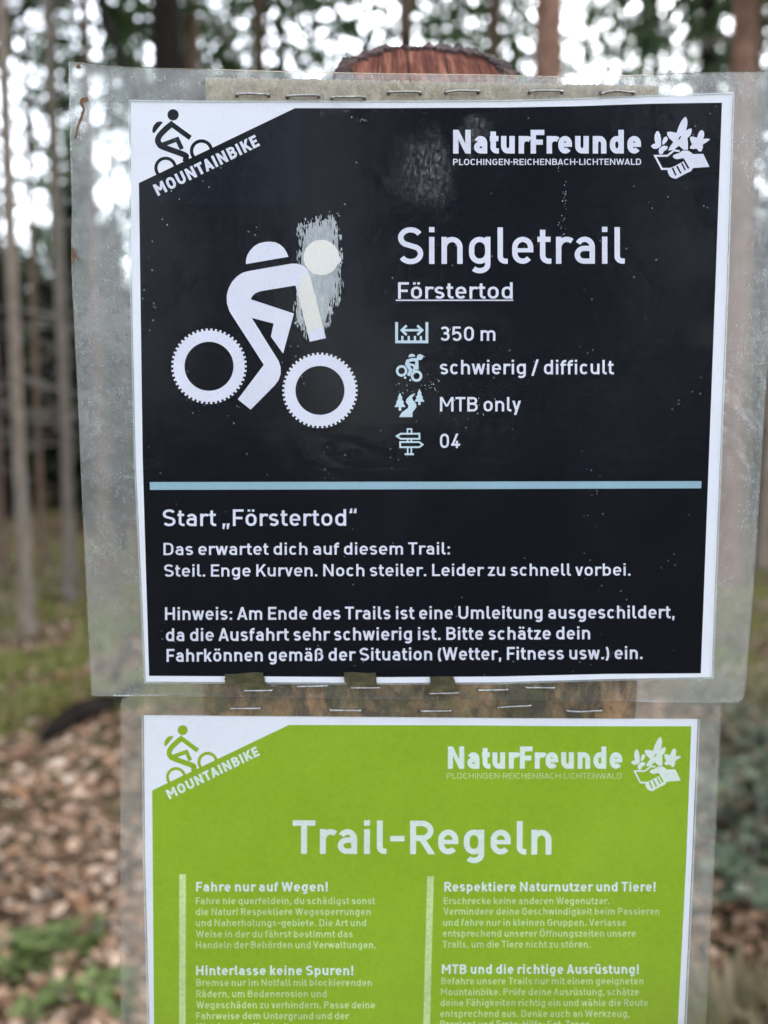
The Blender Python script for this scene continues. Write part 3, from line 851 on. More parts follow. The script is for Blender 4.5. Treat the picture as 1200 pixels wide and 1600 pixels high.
paper2 = mesh_obj('printed_sheet', v, f, M_PAPER, sign2)
a = [at(u, w) for u, w in PAPER2]
mesh_obj('laminate_cover', [(p.x, Y_FILM + DY2 - .00006, p.z) for p in a], [tuple(t) for t in tessellate_polygon([[Vector((p.x, p.z, 0)) for p in a]])], cover2, sign2)
Y_INK2 = Y_INK + DY2
seam(PAPER2, -.00025 + DY2, sign2, 0.6, 3.2)
ink = Ink(Y_PANEL + DY2); ink.poly(PANEL2); ink.build('green_panel', M_GREEN, paper2)
def to3(x, y):
    u, w = to1(x, y)
    return 237.5 + (u - 217) * .885, 1236 + (w - 286) * .885
ink = Ink(DY2 - .000015); draw_rider(ink, to3, .885 / 4.2857); ink.build('corner_cyclist_emblem', M_GREEN, paper2)
def text_part2(name, rows, material, weight=15.5):
    k = Ink(Y_INK2)
    for row in rows: k.text(*row[:6], row[6] if len(row) > 6 else weight, row[7] if len(row) > 7 else 0)
    return k.build(name, material, paper2)
text_part2('corner_lettering', [("MOUNTAINBIKE", 264.5, 1250, 406.5, 1180.5, 15.5, 22)], M_GREENTXT)
text_part2('club_name_lettering', [("NaturFreunde", 700, 1202, 973, 1202, 35, 22, -3)], M_GREENTXT)
text_part2('club_places_lettering', [("PLOCHINGEN·REICHENBACH·LICHTENWALD", 698.5, 1217.6, 972, 1217.6, 9, 12)], M_GREENSMALL)
def to4(x, y):
    return 986.5 + (x - 155) / 9.2308 * .851, 1152 + (y - 118) / 9.2308 * .88
w_, d_ = Ink(Y_INK2), Ink(Y_INK2 - .00005)
draw_hands(w_, d_, to4, .865 / 9.2308)
w_.build('handshake_emblem', M_GREENTXT, paper2); d_.build('emblem_finger_lines', M_GREEN, paper2)
text_part2('title_lettering', [("Trail-Regeln", 457, 1335, 862, 1336.5, 52.5, 16.5)], M_GREENTXT)
for q in ([(279.5, 1367), (290, 1367), (289.5, 1600), (289, 1790), (279, 1790), (279.5, 1600)], [(667.5, 1370), (678, 1370), (672, 1600), (667, 1790), (657, 1790), (661.5, 1600)]):
    ink = Ink(Y_INK2); ink.poly(q); ink.build('column_bar', M_GREENSMALL, paper2)
def block(head, rows):
    text_part2('rule_heading_lettering', [(head[0], head[1], head[3], head[2], head[3], 15, 18.5)], M_GREENTXT)
    text_part2('rule_text_lettering', [(r[0], r[1], r[3], r[2], r[3], 11, 16.5) for r in rows], M_GREENSMALL)
block(("Fahre nur auf Wegen!", 306, 512, 1394), [
    ("Fahre nie querfeldein, du schädigst sonst", 305.5, 586, 1414), ("die Natur! Respektiere Wegesperrungen", 305.5, 579, 1431), ("und Naherholungs-gebiete. Die Art und", 305.5, 572, 1448.5),
    ("Weise in der du fährst bestimmt das", 305.5, 551, 1466), ("Handeln der Behörden und Verwaltungen.", 305.5, 587, 1483)])
block(("Hinterlasse keine Spuren!", 306, 552, 1525), [
    ("Bremse nur im Notfall mit blockierenden", 306, 581, 1542), ("Rädern, um Bodenerosion und", 306, 510, 1559.5), ("Wegeschäden zu verhindern. Passe deine", 306, 586, 1577),
    ("Fahrweise dem Untergrund und der", 306, 545, 1594), ("Wegbeschaffenheit an.", 306, 478, 1611)])
block(("Respektiere Naturnutzer und Tiere!", 694.5, 1025, 1394), [
    ("Erschrecke keine anderen Wegenutzer.", 693.5, 953, 1414), ("Vermindere deine Geschwindigkeit beim Passieren", 693, 1031, 1430.5), ("und fahre nur in kleinen Gruppen. Verlasse", 692.5, 979, 1448),
    ("entsprechend unserer Öffnungszeiten unsere", 692, 994, 1465), ("Trails, um die Tiere nicht zu stören.", 691.5, 923, 1482)])
block(("MTB und die richtige Ausrüstung!", 690.5, 999, 1523), [
    ("Befahre unsere Trails nur mit einem geeigneten", 689.5, 1006, 1539.5), ("Mountainbike. Prüfe deine Ausrüstung, schätze", 689, 999, 1556.5), ("deine Fähigkeiten richtig ein und wähle die Route", 688.5, 1013, 1573.5),
    ("entsprechend aus. Denke auch an Werkzeug,", 688, 984, 1590.5), ("Proviant und Erste-Hilfe-Set. Trage", 688, 922, 1607)])
for s in [(360, 1107.5, 406, 1107, 0), (515.5, 1110, 563, 1110.5, 0), (658, 1111.7, 704.6, 1111, .2), (778, 1106, 829.5, 1102.8, .4), (886, 1111, 940, 1111, -1.0)]: staple(sign2, *s)

# scraps caught on the film and under the staples
def scrap(name, poly, y0, y1, mat_, label, cat, wob=0, group=None):
    r = random.Random(len(poly) + int(poly[0][0]))
    pts = []
    n = len(poly)
    for i in range(n):
        p, q = poly[i], poly[(i + 1) % n]
        for j in range(4):
            t = j / 4
            pts.append((p[0] + (q[0] - p[0]) * t + r.uniform(-wob, wob), p[1] + (q[1] - p[1]) * t + r.uniform(-wob, wob)))
    v, f = prism(pts, y0, y1)
    c = sum((Vector(x) for x in v), Vector()) / len(v)
    return tag(mesh_obj(name, v, f, mat_, None, origin=c), label, cat, group)
scrap('bark_scrap', [(352, 1053), (411, 1050), (414, 1064), (424, 1077), (381, 1078), (378, 1068), (352, 1067)], -.0009, -.0003, M_TAB, "olive brown scrap over the black sheet's lower white border, left of the other two scraps", "scrap", .8, "mossy scraps held by staples")
scrap('bark_scrap', [(537, 1050), (587, 1051), (588, 1066), (591, 1074), (548, 1074), (538, 1064)], -.0009, -.0003, M_TAB, "mossy olive scrap over the black sheet's lower white border, middle one of three", "scrap", .8, "mossy scraps held by staples")
scrap('bark_scrap', [(672, 1056.5), (708, 1056.5), (716, 1080), (671, 1082)], -.0009, -.0003, M_TAB, "pale olive scrap hanging from the lower white border, right of the other two scraps", "scrap", .6, "mossy scraps held by staples")
scrap('leaf_scrap', [(128, 156), (138, 153), (139, 158), (131, 163), (134, 172), (131, 183), (125, 198), (119, 219), (117.5, 218), (121, 200), (127, 184), (131, 172), (126, 164)], -.0009, -.0004, M_DEBRIS, "thin brown dried stem stuck on the clouded film near its top left corner", "leaf scrap", .5)
scrap('leaf_scrap', [(115, 386), (119, 396), (126, 409), (121, 404), (118, 399), (116, 410), (113, 408)], -.0009, -.0004, M_DEBRIS, "small forked rusty brown scrap on the film's left edge, below the long dried stem", "leaf scrap", .5)
scrap('leaf_scrap', [(119, 106), (125, 101), (128, 107), (123, 109)], -.0008, -.0004, M_DEBRIS, "tiny dark speck of dirt in the top left corner of the clouded film", "leaf scrap", .4)

# ------------------------------------------------------------------ post and boards behind the sheets
post = empty('sign_post', (at(665, 112, .06).x, .06, 0.0), "round reddish wooden post with a slanted cut top, carrying the boards behind both notices", "sign post")
def board(poly, y0, y1, m, name, label, fringe=None):
    pts = []
    r = random.Random(int(poly[0][1]))
    n = len(poly)
    for i in range(n):
        p, q = poly[i], poly[(i + 1) % n]
        L = math.hypot(q[0] - p[0], q[1] - p[1])
        k = max(1, int(L / 3)) if i == 0 else max(1, int(L / 40))
        for j in range(k):
            t = j / k
            w = (r.uniform(-2.2, 2.2) if i == 0 else 0.4)
            pts.append((p[0] + (q[0] - p[0]) * t, p[1] + (q[1] - p[1]) * t + (r.uniform(-1.6, 1.6) if i == 0 else 0)))
    v, f = prism(pts, y0, y1)
    o = mesh_obj(name, v, f, m, post)
    o['label'] = label
    return o
board([(320, 119), (1031, 132), (1009, 640), (328, 640)], .0008, .019, M_BOARD_TOP, 'backing_board', "grey weathered fibrous upper board")
board([(316, 1010), (1000, 1018), (975, 1500), (958, 1900), (322, 1900), (318, 1500)], .0009, .019, M_BOARD_LOW, 'backing_board', "orange brown lower board with dark moss stains")

def post_mats():
    m, nt, b = new_mat("reddish_cut_wood")
    grain = noise_tex(nt, coords(nt, (140, 8, 6)), 2.2, 5, 0.7, .3)
    c = ramp(nt, grain, [(0.3, (0.040, 0.012, 0.008)), (0.5, (0.105, 0.034, 0.022)), (0.68, (0.23, 0.095, 0.062))])
    tc = nt.nodes.new('ShaderNodeTexCoord'); sx = nt.nodes.new('ShaderNodeSeparateXYZ'); nt.links.new(tc.outputs['Object'], sx.inputs[0])
    wob = maths(nt, 'MULTIPLY', maths(nt, 'SUBTRACT', noise_tex(nt, coords(nt, (1, 1, 1)), 90, 2, 0.5), 0.5), 0.0016)
    xx = maths(nt, 'ADD', sx.outputs['X'], wob)
    ck = 0.0
    for (u, wd) in ((593, .0004), (599.5, .0003), (616, .0002), (640, .0006), (668, .0002), (700, .0006), (748, .0004), (560, .0003), (775, .0003)):
        hit = maths(nt, 'LESS_THAN', maths(nt, 'ABSOLUTE', maths(nt, 'SUBTRACT', xx, (u - 665) * .000268)), wd * .6)
        ck = maths(nt, 'MAXIMUM', hit, ck)
    c = mixc(nt, ck, c, (0.02, 0.008, 0.006))
    nt.links.new(c, b.inputs['Base Color']); b.inputs['Roughness'].default_value = 1.0; b.inputs['Specular IOR Level'].default_value = 0.05
    nt.links.new(bump(nt, grain, 0.6, 0.001), b.inputs['Normal'])
    m2, nt, b = new_mat("dark_rough_bark")
    n = noise_tex(nt, coords(nt, (1, 1, 0.35)), 90, 6, 0.75)
    c = ramp(nt, n, [(0.35, (0.012, 0.008, 0.009)), (0.52, (0.05, 0.025, 0.023)), (0.68, (0.15, 0.07, 0.055))])
    nt.links.new(c, b.inputs['Base Color']); b.inputs['Roughness'].default_value = 0.95
    nt.links.new(bump(nt, n, 1.0, 0.004), b.inputs['Normal'])
    return m, m2
M_CUT, M_BARKRIM = post_mats()
def build_post():
    cx, cy = post.location.x, post.location.y
    R = abs(at(808, 112, cy).x - at(521, 112, cy).x) / 2
    zc = at(665, 113, cy).z
    ztop = at(655, 72, cy + R).z
    slope = (ztop - zc) / R
    n = 96
    def top(x, y): return zc + slope * (y - cy) + .0012 * noise.noise(Vector((x * 90, y * 90, 3)))
    # wood core with the slanted face
    v, f = [], []
    rings = 14
    for i in range(rings + 1):
        rr = (R - .003) * i / rings
        for k in range(n):
            a = 2 * pi * k / n
            x, y = cx + rr * cos(a), cy + rr * sin(a)
            v.append((x, y, top(x, y)))
    for i in range(rings):
        for k in range(n):
            p, q = i * n + k, i * n + (k + 1) % n
            f.append((p, q, q + n, p + n) if i else (p, q + n, p + n))
    base = len(v)
    for k in range(n):
        a = 2 * pi * k / n
        v.append((cx + (R - .003) * cos(a), cy + (R - .003) * sin(a), 0))
    for k in range(n): f.append((rings * n + k, rings * n + (k + 1) % n, base + (k + 1) % n, base + k))
    mesh_obj('cut_wood_core', v, f, M_CUT, post)
    # ragged bark shell
    v, f = [], []
    r = random.Random(9)
    n = 260
    lev = [0, .6, 1.0, 1.3, 1.4, 1.5, 1.52, 1.54]
    prof = []
    for k in range(n):
        a = 2 * pi * k / n
        x, y = cos(a), sin(a)
        jag = abs(noise.noise(Vector((x * 6, y * 6, 1)))) * .0030 + abs(noise.noise(Vector((x * 23, y * 23, 8)))) * .0016 + r.uniform(0, .0006)
        wob = .0016 * noise.noise(Vector((x * 12, y * 12, 7))) + r.uniform(-.0005, .0005)
        zt = top(cx + R * x, cy + R * y) + jag - .001
        prof.append((x, y, wob, zt))
    m = 7
    for (x, y, wob, zt) in prof:
        for j in range(m):
            z = (0, .5 * zt, zt - .06, zt - .02, zt - .006, zt - .002, zt)[j]
            rr = R + wob - (.0008 if j == m - 1 else 0)
            v.append((cx + rr * x, cy + rr * y, z))
        q_ = .0045 + abs(noise.noise(Vector((x * 14, y * 14, 4)))) * .006 + r.uniform(0, .0012)
        v.append((cx + (R - q_) * x, cy + (R - q_) * y, top(cx + (R - q_) * x, cy + (R - q_) * y) + .0012 + r.uniform(0, .0006)))
        v.append((cx + (R - q_ - .0006) * x, cy + (R - q_ - .0006) * y, zt - .012))
    M_ = m + 2
    for k in range(n):
        for j in range(M_ - 1):
            a_, b_ = k * M_ + j, ((k + 1) % n) * M_ + j
            f.append((a_, b_, b_ + 1, a_ + 1))
    mesh_obj('bark', v, f, M_BARKRIM, post)
build_post()
# ------------------------------------------------------------------ the forest: materials
def bark_mat(name, a, b_, c_, moss=0.0):
    m, nt, b = new_mat(name)
    n = noise_tex(nt, coords(nt, (1, 1, 0.28)), 26, 6, 0.7, 0.4)
    n2 = noise_tex(nt, coords(nt), 2.2, 4, 0.6)
    c = ramp(nt, n, [(0.32, a), (0.5, b_), (0.7, c_)])
    c = mixc(nt, maths(nt, 'MULTIPLY', ramp(nt, n2, [(0.45, 0), (0.7, 1)]), 0.55), c, a)
    if moss: c = mixc(nt, maths(nt, 'MULTIPLY', ramp(nt, noise_tex(nt, coords(nt), 4.5, 5, 0.7), [(0.5, 0), (0.65, 1)]), moss), c, (0.07, 0.085, 0.03))
    nt.links.new(c, b.inputs['Base Color']); b.inputs['Roughness'].default_value = 1.0; b.inputs['Specular IOR Level'].default_value = 0.06
    nt.links.new(bump(nt, n, 1.0, 0.02), b.inputs['Normal'])
    return m
M_BARK_GREY = bark_mat("grey_tan_bark", (0.12, 0.096, 0.074), (0.24, 0.195, 0.155), (0.36, 0.305, 0.255), 0.3)
M_BARK_DIM = bark_mat("dim_grey_bark", (0.10, 0.082, 0.067), (0.19, 0.16, 0.135), (0.29, 0.25, 0.215), 0.3)
M_BARK_BROWN = bark_mat("brown_bark", (0.075, 0.05, 0.035), (0.16, 0.11, 0.08), (0.25, 0.18, 0.14), 0.2)
M_BARK_RED = bark_mat("reddish_bark", (0.10, 0.055, 0.04), (0.21, 0.12, 0.088), (0.31, 0.20, 0.155))
M_BARK_DARK = bark_mat("dark_bark", (0.008, 0.006, 0.006), (0.018, 0.014, 0.012), (0.04, 0.032, 0.028))
M_TWIG = simple_mat("dead_grey_twigs", (0.16, 0.14, 0.12), 0.9, 0, 0.3, 20)

def leaf_mat(name, cols, trans=0.35, rough=0.6):
    """every leaf takes its own shade of the given colours"""
    m, nt, b = new_mat(name)
    g = nt.nodes.new('ShaderNodeNewGeometry')
    c = ramp(nt, g.outputs['Random Per Island'], [(i / max(1, len(cols) - 1), col) for i, col in enumerate(cols)])
    nt.links.new(c, b.inputs['Base Color']); b.inputs['Roughness'].default_value = rough
    b.inputs['Specular IOR Level'].default_value = 0.25
    if trans:
        out = [n for n in nt.nodes if n.type == 'OUTPUT_MATERIAL'][0]
        tl = nt.nodes.new('ShaderNodeBsdfTranslucent'); nt.links.new(c, tl.inputs[0])
        mx = nt.nodes.new('ShaderNodeMixShader'); mx.inputs[0].default_value = trans
        nt.links.new(b.outputs[0], mx.inputs[1]); nt.links.new(tl.outputs[0], mx.inputs[2]); nt.links.new(mx.outputs[0], out.inputs['Surface'])
    return m
M_NEEDLE = leaf_mat("spruce_needles", [(0.024, 0.046, 0.020), (0.042, 0.080, 0.034), (0.070, 0.120, 0.052), (0.10, 0.145, 0.075)])
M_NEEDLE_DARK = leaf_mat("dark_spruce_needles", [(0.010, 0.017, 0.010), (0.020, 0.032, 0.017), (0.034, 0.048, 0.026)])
M_LITTER = leaf_mat("dry_beech_leaves", [(0.09, 0.050, 0.028), (0.24, 0.14, 0.080), (0.36, 0.22, 0.14), (0.14, 0.075, 0.042), (0.44, 0.29, 0.19), (0.55, 0.41, 0.30), (0.31, 0.155, 0.075), (0.66, 0.54, 0.43)], 0.15, 0.75)
M_MOSS = leaf_mat("moss_and_grass", [(0.09, 0.12, 0.03), (0.17, 0.21, 0.05), (0.26, 0.28, 0.075), (0.32, 0.30, 0.10), (0.28, 0.21, 0.11)], 0.3, 0.9)
M_STRAW = leaf_mat("dry_straw_grass", [(0.16, 0.13, 0.07), (0.25, 0.21, 0.12), (0.32, 0.27, 0.17), (0.13, 0.14, 0.055)], 0.3, 0.9)
M_BRAMBLE = leaf_mat("bluish_bramble_leaves", [(0.020, 0.035, 0.018), (0.05, 0.078, 0.040), (0.085, 0.118, 0.060), (0.14, 0.165, 0.11), (0.09, 0.065, 0.04)], 0.25, 0.5)
M_HERB = leaf_mat("fresh_green_leaves", [(0.09, 0.125, 0.035), (0.14, 0.185, 0.055), (0.20, 0.25, 0.09)], 0.35, 0.6)
M_YELLOW = leaf_mat("yellow_autumn_leaves", [(0.24, 0.20, 0.06), (0.32, 0.25, 0.09), (0.26, 0.15, 0.05), (0.12, 0.15, 0.05)], 0.4, 0.7)

def ground_mat():
    m, nt, b = new_mat("forest_floor")
    vec = coords(nt)
    n = noise_tex(nt, vec, 9, 8, 0.75)
    n2 = noise_tex(nt, vec, 0.35, 4, 0.6)
    c = ramp(nt, n, [(0.3, (0.045, 0.028, 0.018)), (0.5, (0.12, 0.075, 0.05)), (0.7, (0.21, 0.14, 0.10))])
    g = ramp(nt, noise_tex(nt, vec, 5, 6, 0.7), [(0.3, (0.05, 0.055, 0.02)), (0.7, (0.13, 0.13, 0.05))])
    c = mixc(nt, maths(nt, 'MULTIPLY', ramp(nt, n2, [(0.42, 0), (0.56, 1)]), 0.75), c, g)
    nt.links.new(c, b.inputs['Base Color']); b.inputs['Roughness'].default_value = 1.0; b.inputs['Specular IOR Level'].default_value = 0.05
    nt.links.new(bump(nt, n, 1.0, 0.03), b.inputs['Normal'])
    return m

def gz(x, y):
    d = max(0.0, math.hypot(x, y) - 1.5)
    return (0.10 * noise.noise(Vector((x * .35, y * .35, 0))) + 0.03 * noise.noise(Vector((x * 1.7, y * 1.7, 5)))) * min(1, d / 2)

def build_ground():
    v, f = [], []
    # rings that grow outwards: fine near the post, coarse towards the horizon
    rad = [0.0]
    while rad[-1] < 320: rad.append(rad[-1] + 0.16 + rad[-1] * 0.055)
    n = 120
    for r in rad:
        for k in range(n):
            x, y = r * cos(2 * pi * k / n), r * sin(2 * pi * k / n)
            v.append((x, y, gz(x, y)))
    for i in range(len(rad) - 1):
        for k in range(n):
            p, q = i * n + k, i * n + (k + 1) % n
            f.append((p, q, q + n, p + n) if i else (p, q + n, p + n))
    tag(mesh_obj('ground', v, f, ground_mat(), smooth=True), kind='structure')
build_ground()

# ------------------------------------------------------------------ trees
class Leafage:
    def __init__(self): self.v, self.f = [], []
    def blade(self, p, d, side, L, w, bend=0.0):
        """a pointed leaf or needle spray: four corners and a fold"""
        n = len(self.v)
        up = d.cross(side)
        self.v += [p, p + d * L * .4 + side * w - up * bend, p + d * L, p + d * L * .45 - side * w * .9 - up * bend]
        self.f += [(n, n + 1, n + 2), (n, n + 2, n + 3)]
    def build(self, name, material, parent=None, origin=None):
        return mesh_obj(name, self.v, self.f, material, parent, origin=origin)

def trunk_mesh(h, r0, seed, lean=(0, 0), seg=12, steps=16, taper=0.8, sway=.015):
    r = random.Random(seed)
    v, f = [], []
    ph = r.uniform(0, 6)
    for i in range(steps + 1):
        t = i / steps
        z = h * t ** 1.25 - (0.25 if i == 0 else 0)
        rr = r0 * (1 - taper * t) * (1 + 0.55 * math.exp(-z / (r0 * 2.2)) if z > 0 else 1.6)
        cx = lean[0] * z + sway * sin(z * .5 + ph) * min(1, z)
        cy = lean[1] * z + sway * cos(z * .43 + ph) * min(1, z)
        for k in range(seg):
            a = 2 * pi * k / seg
            q = rr * (1 + .07 * sin(a * 3 + ph + z) + .03 * r.uniform(-1, 1))
            v.append((cx + q * cos(a), cy + q * sin(a), z))
    for i in range(steps):
        for k in range(seg):
            p, q = i * seg + k, i * seg + (k + 1) % seg
            f.append((p, q, q + seg, p + seg))
    f.append(tuple(range(steps * seg, (steps + 1) * seg)))
    return v, f

def dead_branches(h0, h1, count, seed, L=1.3, r0=.012):
    r = random.Random(seed)
    V, F = [], []
    for _ in range(count):
        z = r.uniform(h0, h1); a = r.uniform(0, 2 * pi); l = L * r.uniform(.4, 1.2)
        d = Vector((cos(a), sin(a), r.uniform(-.35, .1)))
        path = [Vector((0, 0, z)) + d * l * t + Vector((r.uniform(-.03, .03), r.uniform(-.03, .03), -.12 * l * t * t + r.uniform(-.02, .02))) for t in (0, .25, .5, .75, 1)]
        v, f = tube(path, [r0 * q for q in (1, .85, .6, .4, .15)], 4)
        n = len(V); V += v; F += [tuple(i + n for i in q) for q in f]
        for _k in range(2):
            t = r.uniform(.35, .8); p = path[0].lerp(path[-1], t)
            e = (d + Vector((r.uniform(-1, 1), r.uniform(-1, 1), r.uniform(-.5, .1)))).normalized()
            v, f = tube([p, p + e * l * .25, p + e * l * .45 + Vector((0, 0, -.05))], [r0 * .4, r0 * .3, r0 * .1], 3)
            n = len(V); V += v; F += [tuple(i + n for i in q) for q in f]
    return V, F

def spruce_crown(z0, z1, Lmax, seed, whorl=.42, density=.93, spray=.30, droop=.30):
    """whorls of drooping boughs, each hung with small needle sprays; limbs are left bare near the stem"""
    r = random.Random(seed)
    lf = Leafage()
    z = z0
    while z < z1:
        t = (z - z0) / (z1 - z0)
        L = Lmax * (1 - t) ** .8 * (1 if t > .12 else .55 + t * 3.7) + .15
        for b_ in range(r.randint(4, 6)):
            if r.random() > density: continue
            a = r.uniform(0, 2 * pi); l = L * r.uniform(.55, 1.15)
            d = Vector((cos(a), sin(a), 0)); s = Vector((-sin(a), cos(a), 0))
            k = max(3, int(l / .13))
            for i in range(k):
                q = (i + r.random()) / k
                if q < .18 and r.random() < .7: continue
                p = Vector((0, 0, z)) + d * l * q + Vector((0, 0, -droop * l * q * q * 1.6 + .12 * l * q ** 3))
                for sd in (1, -1):
                    if r.random() < .15: continue
                    dd = (d * r.uniform(.3, .9) + s * sd * r.uniform(.3, 1.0) + Vector((0, 0, -r.uniform(.1, .9)))).normalized()
                    sv = dd.cross(Vector((r.uniform(-1, 1), r.uniform(-1, 1), 1.2))).normalized()
                    w = spray * r.uniform(.6, 1.25) * (1.1 - .4 * q)
                    lf.blade(p, dd, sv, w, w * r.uniform(.14, .26), .02)
        z += whorl * r.uniform(.7, 1.3) * (1 - .45 * t)
    return lf

TREE_N = [0]
def make_tree(name, label, cat, group, h, r0, bark, crown=None, dead=None, seed=0, lean=(0, 0), needle=None, taper=.8):
    root = empty(name, (0, 0, 0), label, cat, group)
    v, f = trunk_mesh(h, r0, seed, lean, taper=taper)
    nt_ = len(f)
    if dead:
        v2, f2 = dead_branches(*dead, seed + 5)
        n = len(v); v = v + v2; f = f + [tuple(i + n for i in q) for q in f2]
    t = mesh_obj('trunk', v, f, bark, root, smooth=True)
    t.data.materials.append(M_TWIG)
    for i, p in enumerate(t.data.polygons):
        if i >= nt_: p.material_index = 1
    if crown:
        c = spruce_crown(*crown, seed + 9)
        c.build('crown', needle or M_NEEDLE, root)
    return root

def copy_thing(src):
    c = src.copy(); COL.objects.link(c)
    for ch in [o for o in CHILDREN[src.name]]:
        d = ch.copy(); COL.objects.link(d); d.parent = c
    return c
CHILDREN = {}
def remember(root): CHILDREN[root.name] = [o for o in COL.objects if o.parent == root]

def place(root, x, y, rz=0, s=1.0):
    root.location = (x, y, gz(x, y) - .02); root.rotation_euler = (0, 0, rz); root.scale = (s, s, s)

def xy_at(u, d, v=60):
    """ground position of an upright stem seen at column u (read at row v) d metres beyond the camera"""
    q = ray(u, v)
    t = d / q.y
    return q.x * t, d - CAM_D

# stems one can tell apart, read off the photograph: column, row, width in pixels, distance
rt = random.Random(77)
NEAR = [
    (261, 50, 50, 6.2, M_BARK_DARK, "thick almost black trunk above the black sheet's left half", (0, 0)),
    (299, 50, 26, 9.0, M_BARK_BROWN, "brown trunk directly right of the thick almost black trunk", (0, 0)),
    (400, 50, 22, 10.5, M_BARK_BROWN, "brown spruce trunk rising above the first staple from the left", (.004, 0)),
    (441, 50, 15, 12.5, M_BARK_GREY, "thin grey trunk rising above the second staple from the left", (0, 0)),
    (524, 50, 9, 14.0, M_BARK_DARK, "thread-thin dark trunk above the left end of the post's cut top", (0, 0)),
    (634, 50, 27, 10.0, M_BARK_BROWN, "brown trunk standing straight behind the middle of the post top", (0, 0)),
    (686, 50, 8, 16.0, M_BARK_DARK, "very thin dark trunk behind the right half of the post top", (0, 0)),
    (771, 50, 22, 11.5, M_BARK_BROWN, "brown trunk above the right end of the post's cut top", (0, 0)),
    (859, 50, 47, 6.4, M_BARK_RED, "thick reddish brown trunk right of the post top", (0, 0)),
    (1025, 50, 9, 14.5, M_BARK_DARK, "thin dark trunk above the right end of the grey board", (0, 0)),
    (1106, 50, 27, 10.0, M_BARK_DARK, "dark trunk above the clouded film's right part", (0, 0)),
    (1160, 50, 40, 7.8, M_BARK_RED, "broad light brown trunk above the sheet's top right corner", (0, 0)),
    (33, 700, 24, 5.95, M_BARK_GREY, "slim pale grey trunk rooted in the moss at the left, nearest of that side", (0, 0)),
    (101, 700, 21, 7.1, M_BARK_DIM, "slim grey trunk beside the black sheet's left film edge", (0, 0)),
    (66, 800, 13, 8.6, M_BARK_BROWN, "thin brown trunk between the two slim grey trunks at the left", (0, 0)),
    (4, 850, 12, 8.4, M_BARK_BROWN, "thin brown trunk left of the slim pale trunk in the moss", (0, 0)),
    (1193, 790, 22, 9.5, M_BARK_GREY, "grey trunk right of the black sheet's right film edge", (0, 0)),
    (150, 500, 20, 8.0, M_BARK_BROWN, "brown trunk seen through the clouded film left of the big white cyclist", (0, 0)),
    (178, 450, 14, 11.0, M_BARK_DARK, "thin dark trunk seen through the film next to the white paper border", (0, 0)),
    (1172, 400, 26, 8.5, M_BARK_BROWN, "brown trunk seen through the clouded film right of the Singletrail heading", (0, 0)),
]
for i, (u, v_, w, d, bark, label, lean) in enumerate(NEAR):
    q = ray(u, v_)
    r_here = w * .88 / FPX * (d / q.y) / 2
    zz = max(0.0, CAM_Z + q.z * d / q.y)
    h = rt.uniform(17, 22)
    t_here = (zz / h) ** .8
    r0 = r_here / (1 - .8 * t_here) if v_ < 400 else r_here * 1.03
    cz = rt.uniform(4.3, 6.5) if d > 7.5 else rt.uniform(7, 9)
    tr = make_tree('spruce_tree', label, 'tree', None, h, r0, bark, (cz, h + .3, rt.uniform(1.3, 1.9)), (1.2, cz + 2, 26 if d < 9 else 18), seed=100 + i * 13, lean=lean)
    x, y = xy_at(u, d, v_)
    place(tr, x, y, 0)

# copies of a few spruces farther in, spread so that the sky still shows between them
GROUP_FAR = "tall spruces farther back in the forest"
PROTO = []
for i, (h, r0, bark, crown, dead) in enumerate([
        (21, .11, M_BARK_BROWN, (5.2, 21.3, 2.0), (1.5, 7, 26)), (19, .10, M_BARK_BROWN, (4.2, 19.3, 1.7), (1.2, 6, 22)),
        (23, .14, M_BARK_BROWN, (7.0, 23.3, 2.3), (2.0, 9, 26)), (17, .075, M_BARK_DARK, (3.4, 17.2, 1.4), (1.0, 5, 18)),
        (20, .10, M_BARK_DARK, (6.0, 20.3, 1.8), (1.5, 8, 26))]):
    p = make_tree('spruce_tree', "tall spruce among many alike in the blurred forest behind the signs", 'tree', GROUP_FAR, h, r0, bark, crown, dead, seed=900 + i * 31)
    remember(p); PROTO.append(p)
YOUNG = []
for i, (h, L) in enumerate([(8.5, 2.0), (6.5, 1.6), (11, 2.2)]):
    p = make_tree('young_spruce', "dark bushy young spruce among many alike in the depth of the forest", 'tree', "young spruces between the far trunks", h, .07, M_BARK_DARK,
                  (.35, h + .1, L, 0), None, seed=0) if False else None
    root = empty('young_spruce', (0, 0, 0), "dark bushy young spruce among many alike in the depth of the forest", 'tree', "young spruces between the far trunks")
    v, f = trunk_mesh(h, .07, 40 + i, seg=7, steps=8)
    mesh_obj('trunk', v, f, M_BARK_DARK, root)
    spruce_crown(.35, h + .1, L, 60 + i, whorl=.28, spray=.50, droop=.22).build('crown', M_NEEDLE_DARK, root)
    remember(root); YOUNG.append(root)

